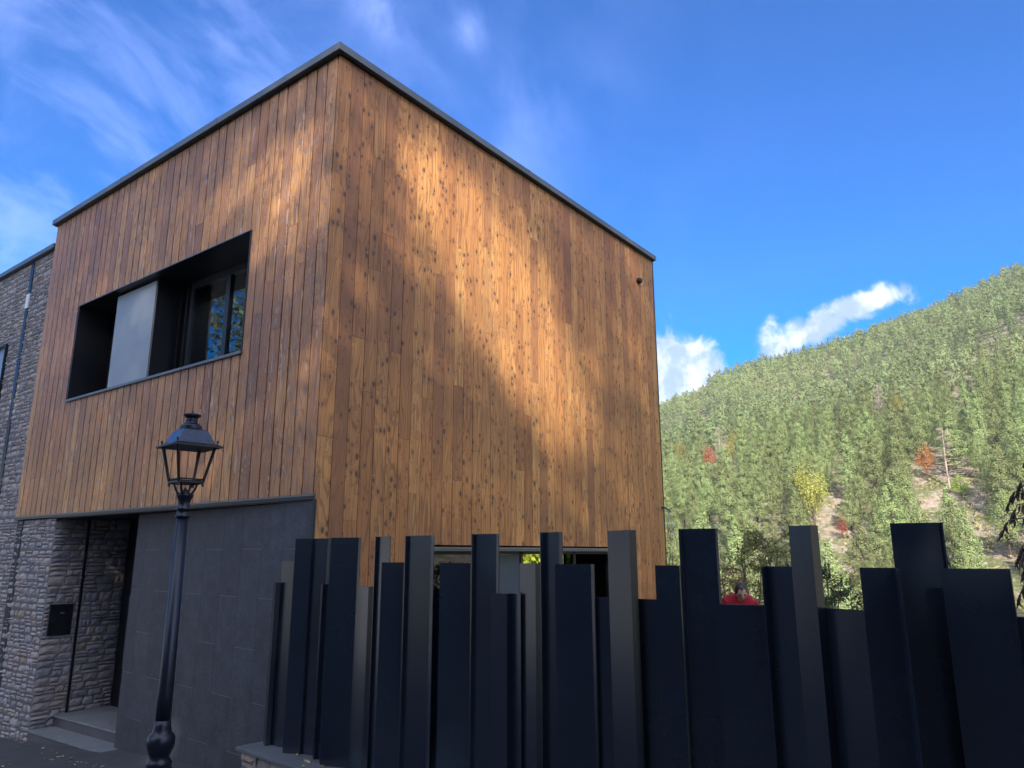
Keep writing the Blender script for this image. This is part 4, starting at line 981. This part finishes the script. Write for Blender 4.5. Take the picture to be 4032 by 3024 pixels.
# ------------------------------------------------------------------ garden plants behind the fence
def sapling(name, x, y, h, spread, mat_, label, seed, nleaf, lsize, droop=False, cat='shrub', z0=GARDEN, stems=5, lo=.15, group=None):
    g = random.Random(seed); root = empty(name, (x, y, z0), 0, label, cat, group); b = MB(); C, Nn = [], []
    gn = np.random.default_rng(seed)
    tw = []
    for s_ in range(stems):
        a = g.uniform(0, 6.28); top = Vector((math.cos(a)*spread*g.uniform(.2, .8), math.sin(a)*spread*g.uniform(.2, .8), h*g.uniform(.75, 1))); m_ = top*.5 + Vector((g.uniform(-.1, .1), g.uniform(-.1, .1), h*.06))
        b.tube([(0, 0, 0), m_*.5, m_, top], [.022, .017, .012, .004], 5)
        for q in range(9):
            f = g.uniform(lo, 1); p = (m_*2*f if f < .5 else m_.lerp(top, (f-.5)*2)); a2 = g.uniform(0, 6.28); l = spread*g.uniform(.25, .7)
            e = p + Vector((math.cos(a2)*l, math.sin(a2)*l, l*g.uniform(.1, .8) if not droop else -l*.4)); b.tube([p, (p+e)/2+Vector((0, 0, .03)), e], [.008, .006, .003], 4); tw.append((p, e))
    for _ in range(nleaf):
        p, e = g.choice(tw); c = p.lerp(e, g.uniform(.15, 1.05)) + Vector([g.gauss(0, .035) for _ in range(3)]); C.append(tuple(c)); Nn.append((g.gauss(0, 1), g.gauss(0, 1), g.gauss(.5, .8)))
    b.build('stem', M_trunk, root); quads_mesh('foliage', C, Nn, gn.uniform(.7, 1.3, nleaf)*lsize, .42, mat_, parent=root, seed=seed)
    return root
M_gl = leaf_material('garden_leaves', (.30, .34, .11), .35, .3); M_gl2 = leaf_material('dark_garden_leaves', (.10, .17, .065), .3, .25)
M_red = leaf_material('red_leaves', (.28, .055, .05), .35, .3); M_brown = leaf_material('dark_brown_leaves', (.045, .03, .028), .3, .1); M_pink = leaf_material('pinkish_twigs', (.30, .14, .12), .3, .3)
def az_xy(px, r): d = ray(px, 2187); v = Vector((d.x, d.y, 0)).normalized()*r; return v.x, v.y
x, y = az_xy(2960, 14); sapling('leafy_sapling', x, y, 2.55, .8, M_gl, 'tall airy green sapling just right of the person in red', 1, 3600, .030, stems=8, cat='young tree')
x, y = az_xy(2855, 13.2); sapling('red_shrub', x, y, 2.0, .42, M_red, 'slender red-leaved shrub behind the person in red', 2, 1100, .028, stems=7)
x, y = az_xy(3060, 17); sapling('leafy_sapling', x, y, 3.0, .8, M_gl, 'green sapling rising behind the lower fence panel right of the person', 12, 3000, .034, stems=7, cat='young tree')
x, y = az_xy(3250, 10); sapling('broadleaf_shrub', x, y, 2.12, .42, M_gl2, 'dark green leafy shrub between two fence panels', 3, 1500, .034, stems=6)
x, y = az_xy(3320, 11.5); sapling('broadleaf_shrub', x, y, 1.75, .5, M_gl2, 'lower dark green shrub right of the taller one in the fence gap', 13, 1500, .034, stems=6)
x, y = az_xy(3800, 7); sapling('broadleaf_shrub', x, y, 2.17, .3, M_gl2, 'top of a small dark green shrub above the wide right fence panel', 4, 700, .026, stems=6)
x, y = az_xy(2632, 16); sapling('climbing_plant', x, y, 2.65, .3, M_gl, 'thin brownish plant close to the far corner of the wooden wall', 5, 1300, .018, stems=6)
x, y = az_xy(2650, 18); sapling('red_shrub', x, y, 2.0, .5, M_pink, 'low pink-red shrub at the corner of the wooden wall', 6, 1300, .022, stems=6)
# dark hanging-leaf tree at the right edge
def hanging_tree():
    x, y = az_xy(4215, 7.5); root = empty('peach_tree', (x, y, GARDEN), 0, 'dark tree with drooping brown leaves at the right edge of the photo', 'tree'); g = random.Random(6); b = MB()
    rt = -1*(Vector((RGT.x, RGT.y, 0)).normalized()); b.tube([(0, 0, 0), (.02, 0, 1.6), (.0, .03, 3.1)], [.05, .04, .012], 8)
    V = []; F = []
    for i in range(46):
        z = 1.15 + g.random()*1.75; s_ = 1 if g.random() < .72 else -1
        l = g.uniform(.30, .60)*(1.0 if 2.0 < z < 2.6 else .72); a0 = g.uniform(-.5, .5)
        p0 = Vector((0, 0, z)); dr = (rt*s_*math.cos(a0) + Vector((rt.y, -rt.x, 0))*math.sin(a0))
        pts = [p0, p0+dr*l*.5+Vector((0, 0, .10)), p0+dr*l*.85+Vector((0, 0, .07)), p0+dr*l+Vector((0, 0, -.04))]
        b.tube(pts, [.009, .006, .004, .002], 4)
        for q in range(15):
            f = g.uniform(.35, 1.0)*3; k0 = min(2, int(f)); c = pts[k0].lerp(pts[k0+1], f-k0); ln = g.uniform(.06, .10); an = g.uniform(0, 3.14); w_ = Vector((math.cos(an), math.sin(an), 0))*g.uniform(.009, .014)
            sw = dr*g.uniform(-.01, .05); tip = c + sw + Vector((g.uniform(-.02, .02), g.uniform(-.02, .02), -ln)); m1 = c+sw*.25+Vector((0, 0, -ln*.25)); m2 = c+sw*.6+Vector((0, 0, -ln*.62))
            k = len(V); V += [c, m1+w_, m2+w_*.8, tip, m2-w_*.8, m1-w_]; F.append(tuple(range(k, k+6)))
    b.build('trunk', M_trunk, root); me = bpy.data.meshes.new('foliage'); me.from_pydata([tuple(v) for v in V], [], F); me.materials.append(M_brown); o = bpy.data.objects.new('foliage', me); COL.objects.link(o); o.parent = root
hanging_tree()
# bright tree beyond the house, seen through its two windows
M_glow = leaf_material('autumn_yellow_green_leaves', (.36, .50, .06), .3, .45)
tx, ty = 25.5, 18.0
root = empty('maple_tree', (tx, ty, -3.3), 0, 'bright yellow-green leafy tree seen through the ground-floor window', 'tree')
g = np.random.default_rng(21); n = 9000; C = np.clip(g.normal(size=(n, 3)), -1.45, 1.45)*np.array([1.6, 2.0, 1.7]) + np.array([0, 0, 3.6]); quads_mesh('crown', C, g.normal(size=(n, 3))+np.array([-.6, -.6, .5]), g.uniform(.07, .16, n), .7, M_glow, parent=root, seed=2)
b = MB(); b.tube([(0, 0, -.3), (.05, 0, 2), (0, 0, 4.5)], [.16, .12, .04], 8); b.build('trunk', M_trunk, root)

# ------------------------------------------------------------------ unseen trees behind the viewer, crowns shaped to cast the wanted dappled shade
EH = Vector((math.sin(R(SUN_AZ-180)), -math.cos(R(SUN_AZ-180)), 0)); EV = SUN.cross(EH); EV = EV if EV.z > 0 else -EV
def hv(P): return P.dot(EH), P.dot(EV)
def face_pt(face, X, Y):   # display pixels of the 2212-wide photo
    return on_y(X*1.8228, Y*1.8228, CY) if face == 'r' else on_x(X*1.8228, Y*1.8228, CX)
LIT = [('r', .20, [(1000, 240), (1425, 540), (1430, 900), (1300, 900), (1150, 520)]), ('r', .08, [(700, 60), (1420, 540), (1440, 1300), (660, 1300)]), ('l', .05, [(740, 60), (700, 1080), (30, 1130), (110, 470)]),
       ('r', .22, [(800, 150), (1330, 520), (1330, 1010), (1200, 1010), (1000, 760), (740, 480), (740, 200)]), ('l', .16, [(735, 120), (715, 520), (620, 640), (540, 600), (400, 500), (560, 200)]),
       ('r', .985, [(812, 215), (870, 225), (940, 290), (1000, 350), (1080, 440), (1130, 520), (1190, 600), (1235, 700), (1262, 800), (1275, 960), (1215, 985), (1160, 900), (1100, 850), (1045, 770), (1000, 690), (985, 600), (930, 540), (900, 470), (850, 420), (820, 330)]),
       ('r', .55, [(742, 250), (800, 300), (800, 470), (742, 420)]), ('r', .45, [(720, 720), (775, 720), (770, 800), (715, 790)]),
       ('l', .92, [(575, 430), (600, 330), (650, 250), (672, 300), (640, 420), (650, 500), (620, 560), (575, 560)]), ('l', .88, [(430, 490), (475, 430), (530, 400), (520, 470), (470, 500)]), ('l', .8, [(290, 590), (300, 550), (345, 545), (330, 590)])]
litp = [(w_, [hv(face_pt(f, X, Y)) for X, Y in P]) for f, w_, P in LIT]
def inpoly(p, P):
    c = False; n = len(P)
    for i in range(n):
        (x1, y1), (x2, y2) = P[i], P[i-1]
        if (y1 > p[1]) != (y2 > p[1]) and p[0] < (x2-x1)*(p[1]-y1)/(y2-y1)+x1: c = not c
    return c
corners = [hv(Vector(p)) for p in ((4.5, 5.8, 5.5), (4.5, 13, 5.5), (11.9, 5.8, 5.5), (4.5, 14.5, 4.9), (3.4, 9.5, -2.4), (3.6, -2, -2), (12, 5.8, -2), (13, 2, -2))]
h0, h1 = min(c[0] for c in corners)-5.0, max(c[0] for c in corners)+5.0; v0, v1 = min(c[1] for c in corners)-4.5, max(c[1] for c in corners)+.7
def corner_tree():
    x, y = -4.6, 22.5; z = street_z(x, y); root = empty('birch_tree', (x, y, z), 0, 'loose-leaved birch by the roadside down the street', 'tree'); g = np.random.default_rng(41)
    cen = g.normal(size=(60, 3))*np.array([2.4, 2.4, 3.0]) + np.array([0, 0, 9.0]); pick = g.integers(0, 60, 9000); C = cen[pick] + g.normal(size=(9000, 3))*np.array([.5, .5, .55])
    quads_mesh('crown', C, g.normal(size=(9000, 3))+np.array([0, 0, .6]), g.uniform(.07, .13, 9000), .7, leaf_material('birch_leaves', (.20, .26, .15), .3, .3), parent=root, seed=5)
    b = MB(); b.tube([(0, 0, -.3), (.1, .05, 4), (0, 0, 9.5)], [.16, .12, .04], 8); rr = random.Random(3)
    for i in range(16):
        zz = 4+.33*i; a = rr.uniform(0, 6.28); l = rr.uniform(1, 2.3); b.tube([(0, 0, zz), (math.cos(a)*l, math.sin(a)*l, zz+l*.6)], [.05, .012], 5)
    b.build('trunk', M_trunk, root)
corner_tree()
def shade_trees():
    g = np.random.default_rng(31); NT = 5; rr = random.Random(12)
    acc = [[] for _ in range(NT)]; nrm = [[] for _ in range(NT)]; siz = [[] for _ in range(NT)]
    S0 = Vector(SUN)
    def leaf(h, v, sz):
        P = EH*h + EV*v + S0*(rr.uniform(29, 35) + 2.0*math.sin(h*.9)); k = min(NT-1, max(0, int((h-h0)/(h1-h0)*NT + rr.gauss(0, .12))))
        acc[k].append(P); nrm[k].append(S0 + Vector((rr.gauss(0, .6), rr.gauss(0, .6), rr.gauss(0, .6)))); siz[k].append(sz)
    def openness(h, v):
        lit = 0
        for w_, P in litp:
            if inpoly((h, v), P): lit = max(lit, w_)
        return lit
    A = (h1-h0)*(v1-v0)
    for _ in range(int(A*75)):                      # leaves packed wherever the walls should be shaded
        h = rr.uniform(h0, h1); v = rr.uniform(v0, v1)
        if openness(h, v) or openness(h+rr.gauss(0, .2), v+rr.gauss(0, .2)): continue
        leaf(h, v, rr.uniform(.18, .30))
    x0 = min(p[0] for w_, P in litp for p in P); x1 = max(p[0] for w_, P in litp for p in P); y0 = min(p[1] for w_, P in litp for p in P); y1 = max(p[1] for w_, P in litp for p in P)
    x0 -= .3; x1 += .3; y0 -= .3; y1 += .3; cov_a = 1.5*.085**2*.55; cmax = 3.6; n = int((x1-x0)*(y1-y0)*cmax/cov_a)
    for _ in range(n):                              # leaves thinned inside the lit outlines to pass a set share of sun
        h = rr.uniform(x0, x1); v = rr.uniform(y0, y1); o_ = openness(h+rr.gauss(0, .20), v+rr.gauss(0, .20))
        c = cmax if o_ == 0 else -math.log(o_)*(.92+.22*mnoise.noise(Vector((h*1.6, v*1.6, 4))))
        if rr.random() < c/cmax: leaf(h, v, rr.uniform(.065, .105))
    labs = ['leafy street tree behind the viewer, farthest left of its row', 'leafy street tree behind the viewer, second from the left', 'leafy street tree behind the viewer in the middle of its row',
            'leafy street tree behind the viewer, second from the right', 'leafy street tree behind the viewer, farthest right of its row']
    for k in range(NT):
        if not acc[k]: continue
        c = sum(acc[k], Vector())/len(acc[k]); gz = street_z(c.x, c.y) if c.x > -16 else -3.1
        root = empty('street_tree', (c.x, c.y, gz), 0, labs[k], 'tree', 'trees across the street')
        C = np.array([tuple(p-Vector((c.x, c.y, gz))) for p in acc[k]]); zt = C[:, 2].max()
        quads_mesh('crown', C, np.array([tuple(v) for v in nrm[k]]), np.array(siz[k]), .75, M_gl2, parent=root, seed=k)
        b = MB(); b.tube([(0, 0, -.3), (.1, .05, zt*.4), (0, 0, zt*.85)], [.28, .2, .07], 10)
        for i in range(14):
            z = zt*(.25+.04*i); a = rr.uniform(0, 6.28); l = rr.uniform(1.2, 3.0); b.tube([(0, 0, z), (math.cos(a)*l*.5, math.sin(a)*l*.5, z+l*.25), (math.cos(a)*l, math.sin(a)*l, z+l*.7)], [.09, .06, .02], 6)
        b.build('trunk', M_trunk, root)
shade_trees()

# ------------------------------------------------------------------ person in red
def skin_mesh(name, joints, bones, mat_, parent, sub=2):
    me = bpy.data.meshes.new(name); me.from_pydata([j[0] for j in joints], bones, []); o = bpy.data.objects.new(name, me); COL.objects.link(o)
    o.modifiers.new('skin', 'SKIN'); 
    for v, j in zip(me.skin_vertices[0].data, joints): v.radius = j[1] if isinstance(j[1], tuple) else (j[1], j[1])
    me.skin_vertices[0].data[0].use_root = True
    s_ = o.modifiers.new('sub', 'SUBSURF'); s_.levels = sub; s_.render_levels = sub
    me.materials.append(mat_); o.parent = parent; return o
def person():
    d = ray(2892, 2187); r = 11.0; v = Vector((d.x, d.y, 0)).normalized()*r; x, y = v.x, v.y
    face = math.atan2(-y, -x)        # local +X looks to the viewer
    root = empty('person', (x, y, GARDEN), face+R(14), 'person in a red sweater looking down behind the fence', 'person')
    M_skin = mat('skin', (.50, .30, .22), .5, noise=(12, .1)); M_swt = mat('red_knit', (.27, .006, .018), .85, noise=(40, .2), bump=(120, .3, .004)); M_jean = mat('dark_trousers', (.03, .035, .05), .8); M_hair = mat('dark_hair', (.018, .016, .02), .45, noise=(60, .3)); M_shoe = mat('shoe', (.02, .02, .02), .5)
    # body: one continuous surface, hands held in front
    J = [((0, 0, .93), (.15, .11)), ((.02, 0, 1.12), (.155, .11)), ((.05, 0, 1.33), (.175, .115)), ((.06, 0, 1.49), (.12, .09)), ((.11, 0, 1.53), (.058, .058)), ((.14, 0, 1.57), (.052, .052)),
         ((.06, .17, 1.50), .066), ((.05, .232, 1.415), .060), ((.10, .28, 1.12), .050), ((.30, .17, 1.00), .040), ((.37, .12, .99), .030),
         ((.06, -.17, 1.50), .066), ((.05, -.232, 1.415), .060), ((.10, -.28, 1.12), .050), ((.30, -.17, 1.00), .040), ((.37, -.12, .99), .030),
         ((0, .10, .86), .095), ((.02, .11, .50), .065), ((0, .12, .10), .045), ((0, -.10, .86), .095), ((.02, -.11, .50), .065), ((0, -.12, .10), .045)]
    Bn = [(0, 1), (1, 2), (2, 3), (3, 4), (4, 5), (3, 6), (6, 7), (7, 8), (8, 9), (9, 10), (3, 11), (11, 12), (12, 13), (13, 14), (14, 15), (0, 16), (16, 17), (17, 18), (0, 19), (19, 20), (20, 21)]
    body = skin_mesh('body', J, Bn, M_skin, root)
    SJ = [((0, 0, .90), (.168, .125)), ((.02, 0, 1.12), (.172, .125)), ((.05, 0, 1.34), (.192, .13)), ((.06, 0, 1.50), (.150, .11)), ((.09, 0, 1.575), (.088, .08)), ((.108, 0, 1.605), (.074, .070)),
          ((.06, .175, 1.510), .080), ((.05, .240, 1.42), .078), ((.10, .285, 1.12), .062), ((.28, .18, 1.01), .050),
          ((.06, -.175, 1.510), .080), ((.05, -.240, 1.42), .078), ((.10, -.285, 1.12), .062), ((.28, -.18, 1.01), .050)]
    skin_mesh('sweater', SJ, [(0, 1), (1, 2), (2, 3), (3, 4), (4, 5), (3, 6), (6, 7), (7, 8), (8, 9), (3, 10), (10, 11), (11, 12), (12, 13)], M_swt, root)
    TJ = [((0, 0, .93), (.16, .12)), ((0, .10, .84), .105), ((.02, .11, .50), .078), ((0, .12, .09), .062), ((0, -.10, .84), .105), ((.02, -.11, .50), .078), ((0, -.12, .09), .062)]
    skin_mesh('trousers', TJ, [(0, 1), (1, 2), (2, 3), (0, 4), (4, 5), (5, 6)], M_jean, root)
    for s_ in (1, -1): skin_mesh('shoe', [((-.05, .12*s_, .045), .045), ((.06, .125*s_, .045), .045), ((.17, .13*s_, .035), .035)], [(0, 1), (1, 2)], M_shoe, root, 1)
    # head: ellipsoid shaped into skull, jaw, nose, brows; bowed forward
    def headpt(a, e):
        x_ = math.cos(e)*math.cos(a); y_ = math.cos(e)*math.sin(a); z_ = math.sin(e)
        rx, ry, rz = .098, .076, .120
        X_, Y_, Z_ = rx*x_, ry*y_, rz*z_
        if z_ < 0: Y_ *= 1+z_*.36; X_ = X_*(1+z_*.22) + (.012*-z_)                 # jaw narrows
        f = max(0, x_)
        X_ += .026*math.exp(-((Y_/.012)**2))*math.exp(-(((Z_+.022)/.020)**2))*f       # nose
        X_ += .012*math.exp(-((Y_/.009)**2))*math.exp(-(((Z_-.008)/.020)**2))*f
        for s_ in (1, -1):
            X_ -= .013*math.exp(-(((Y_-s_*.030)/.014)**2))*math.exp(-(((Z_-.010)/.011)**2))*f   # eye sockets
            X_ += .006*math.exp(-(((Y_-s_*.030)/.018)**2))*math.exp(-(((Z_-.030)/.008)**2))*f   # brows
        X_ += .007*math.exp(-((Y_/.022)**2))*math.exp(-(((Z_+.060)/.006)**2))*f - .005*math.exp(-((Y_/.026)**2))*math.exp(-(((Z_+.067)/.004)**2))*f   # lips
        X_ += .009*math.exp(-((Y_/.020)**2))*math.exp(-(((Z_+.100)/.014)**2))*f        # chin
        return Vector((X_, Y_, Z_))
    na, ne = 64, 48; V = []; F = []
    for i in range(ne+1):
        for k in range(na): V.append(headpt(2*math.pi*k/na, -math.pi/2*.995 + math.pi*.995*i/ne))
    for i in range(ne):
        for k in range(na): k2 = (k+1) % na; F.append((i*na+k, i*na+k2, (i+1)*na+k2, (i+1)*na+k))
    F += [tuple(range(na))[::-1], tuple(range(ne*na, (ne+1)*na))]
    Rm = Matrix.Translation((.215, 0, 1.634)) @ Matrix.Rotation(R(34), 4, 'Y') @ Matrix.Rotation(R(6), 4, 'X')
    b = MB(); b.add([Rm @ v for v in V], F)
    for s_ in (1, -1):      # ears
        E = []; 
        for i in range(9):
            for k in range(10): e_ = -math.pi/2+math.pi*i/8; a = 2*math.pi*k/10; E.append(Rm @ Vector((-.005+.017*math.cos(e_)*math.cos(a), s_*.078+.008*math.cos(e_)*math.sin(a), -.004+.031*math.sin(e_))))
        b.add(E, [(i*10+k, i*10+(k+1) % 10, (i+1)*10+(k+1) % 10, (i+1)*10+k) for i in range(8) for k in range(10)])
    head = b.build('head', M_skin, root, smooth=True)
    b = MB()
    for s_ in (1, -1):
        c = Vector((.084, s_*.030, .010)); E = [Rm @ (c+Vector((.006*math.cos(e_)*math.cos(a), .012*math.cos(e_)*math.sin(a), .005*math.sin(e_)))) for e_ in [-1.5+3*i/6 for i in range(7)] for a in [2*math.pi*k/8 for k in range(8)]]
        b.add(E, [(i*8+k, i*8+(k+1) % 8, (i+1)*8+(k+1) % 8, (i+1)*8+k) for i in range(6) for k in range(8)])
        b.tube([Rm @ Vector((.092, s_*.014, .026)), Rm @ Vector((.094, s_*.030, .032)), Rm @ Vector((.083, s_*.047, .026))], [.003, .0045, .003], 6)
    o = b.build('eyebrow', M_hair, head, smooth=True)
    # short receding hair: shell over the skull, open at the forehead and temples
    V = []; F = []; idx = {}
    for i in range(ne+1):
        for k in range(na):
            e_ = -math.pi/2*.995 + math.pi*.995*i/ne; a = 2*math.pi*k/na; p = headpt(a, e_); aa = abs((a+math.pi) % (2*math.pi)-math.pi)
            lim = .58*math.pi/2 if aa < .35 else (.92 if aa < .75 else (.35 if aa < 1.15 else (-.05 if aa < 1.7 else -.45)))
            if aa < 1.2: lim = .60 + .20*math.sin(min(aa, 1.0)*3.1) - .75*max(0, (aa-.75)/.45)
            if e_ > lim: idx[(i, k)] = len(V); q = p*1.085 + Vector((-.002, 0, .003)); V.append(Rm @ q)
    for i in range(ne):
        for k in range(na):
            k2 = (k+1) % na; q = [(i, k), (i, k2), (i+1, k2), (i+1, k)]
            if all(t in idx for t in q): F.append(tuple(idx[t] for t in q))
    b = MB(); b.add(V, F); o = b.build('hair', M_hair, root, smooth=True); sm = o.modifiers.new('thick', 'SOLIDIFY'); sm.thickness = .008; sm.offset = -1
    # hands: palm and five curled fingers each, as part of one skinned surface per hand
    for s_ in (1, -1):
        base = Vector((.37, .12*s_, .985)); J = [((base.x, base.y, base.z), (.024, .016))]; Bn = []
        J.append((tuple(base+Vector((.045, -.018*s_, -.010))), (.030, .014))); Bn.append((0, 1)); J.append((tuple(base+Vector((.080, -.030*s_, -.022))), (.034, .012))); Bn.append((1, 2))
        for f, (off, ln) in enumerate(((.028, .068), (.010, .078), (-.009, .073), (-.027, .058))):
            a0 = len(J); p0 = base+Vector((.085, -.030*s_+off, -.022)); J.append((tuple(p0), .009)); Bn.append((2, a0))
            p1 = p0+Vector((ln*.5, -.006*s_, -.012)); p2 = p1+Vector((ln*.28, -.006*s_, -.024)); p3 = p2+Vector((ln*.05, -.004*s_, -.024))
            for q, (pp, rd) in enumerate(((p1, .0085), (p2, .008), (p3, .007))): J.append((tuple(pp), rd)); Bn.append((a0+q, a0+q+1))
        a0 = len(J); t0 = base+Vector((.03, -.030*s_-.012*s_, .002)); t1 = t0+Vector((.035, -.022*s_, .006)); t2 = t1+Vector((.03, -.006*s_, -.008)); J += [(tuple(t0), .012), (tuple(t1), .0105), (tuple(t2), .009)]; Bn += [(1, a0), (a0, a0+1), (a0+1, a0+2)]
        skin_mesh('hand', J, Bn, M_skin, root)
person()

# ------------------------------------------------------------------ fallen leaves
M_fl = mat('dry_yellow_leaf', (.42, .35, .20), .7, noise=(30, .3)); M_fl2 = mat('dry_brown_leaf', (.24, .17, .11), .8)
def leaf_thing(P, sc, rz, m_, where, seed):
    g = random.Random(seed); n = 9; V = []
    for i in range(n):
        a = 2*math.pi*i/n; r_ = .5*(1-.45*abs(math.sin(a)))*g.uniform(.75, 1.15); V.append((r_*math.cos(a), r_*math.sin(a), .12*math.cos(2*a)*g.uniform(.4, 1)+.13))
    V2 = [(p[0]*.98, p[1]*.98, p[2]-.03) for p in V]; V += V2; V += [(0, 0, .03), (0, 0, 0)]
    F = [(i, (i+1) % n, 2*n) for i in range(n)] + [(n+(i+1) % n, n+i, 2*n+1) for i in range(n)] + [(i, n+i, n+(i+1) % n, (i+1) % n) for i in range(n)]
    me = bpy.data.meshes.new('fallen_leaf'); me.from_pydata(V, [], F); me.materials.append(m_); o = bpy.data.objects.new('fallen_leaf', me); COL.objects.link(o)
    o.location = P; o.rotation_euler = (0, 0, rz); o.scale = (sc, sc, sc); tag(o, *where)
ck = lambda x, y: (x*560/2191, 2600+y*560/2191)
cp = lambda x, y: (900+x*500/2212, 2824+y*500/2212)
def on_street(px, py):
    d = ray(px, py); t = 1.0
    t = -1.60/(d.z + .0712*d.y); return d*t
i = 0
for (x, y, k, sc) in ((235, 1240, 1, .07), (300, 1270, 1, .06), (340, 1272, 0, .05), (655, 1368, 0, .085), (655, 1445, 1, .075), (790, 1395, 1, .05), (880, 1440, 1, .06), (900, 1495, 0, .08), (955, 1492, 0, .07), (690, 1515, 1, .05), (760, 1540, 1, .06),
                      (815, 1540, 0, .05), (1020, 1465, 1, .04), (1095, 1520, 1, .08), (1085, 1568, 1, .06), (1180, 1585, 1, .08), (1165, 1615, 0, .06), (1320, 1590, 1, .05), (1490, 1620, 1, .05), (1570, 1640, 0, .07), (30, 1650, 0, .07), (155, 1607, 1, .05), (1430, 1645, 1, .06), (460, 1305, 1, .06), (275, 1340, 1, .05), (1250, 1583, 1, .05)):
    P = on_street(*ck(x, y)); leaf_thing(P + Vector((0, 0, .002)), sc*.8, i*1.3, M_fl if k == 0 else M_fl2, ('pale dry leaf lying on the asphalt beside the entrance steps' if k == 0 else 'brown dry leaf lying on the asphalt beside the entrance steps', 'leaf', 'fallen leaves'), i); i += 1
for (x, y, k, sc, lab) in ((1170, 660, 0, .045, 'small dry leaf on the slate cap close under the left tall fence panel'), (1375, 775, 0, .06, 'pale leaf upper of the cluster on the slate cap'), (1380, 805, 0, .055, 'pale leaf lower of the cluster on the slate cap'), (1440, 810, 1, .04, 'small curled leaf right of the cluster on the slate cap'),
                           (1300, 865, 0, .04, 'small dry leaf near the front edge of the slate cap'), (1625, 855, 0, .06, 'pale leaf lying against the base of a tall fence panel')):
    P = on_z(*cp(x, y), CAPZ+.001); leaf_thing(P, sc, i*1.7, M_fl if k == 0 else M_fl2, (lab, 'leaf', 'fallen leaves on the slate cap'), i); i += 1
P = on_z(*ck(1715, 962), -2.140); leaf_thing(P, .05, .4, M_fl2, ('small pale leaf on the upper entrance step', 'leaf'), 99)

# ------------------------------------------------------------------ air
def build_haze():
    b = MB(); b.box(-70, 560, -260, 420, -260, 215); m = bpy.data.materials.new('haze'); m.use_nodes = True; N = m.node_tree.nodes; N.remove(N['Principled BSDF'])
    v = N.new('ShaderNodeVolumePrincipled'); v.inputs['Color'].default_value = (.88, .93, 1, 1); v.inputs['Density'].default_value = .00022; v.inputs['Anisotropy'].default_value = .2
    m.node_tree.links.new(v.outputs[0], N['Material Output'].inputs['Volume']); o = b.build('haze', m); tag(o, kind='stuff')
HAZE = True
if HAZE: build_haze()
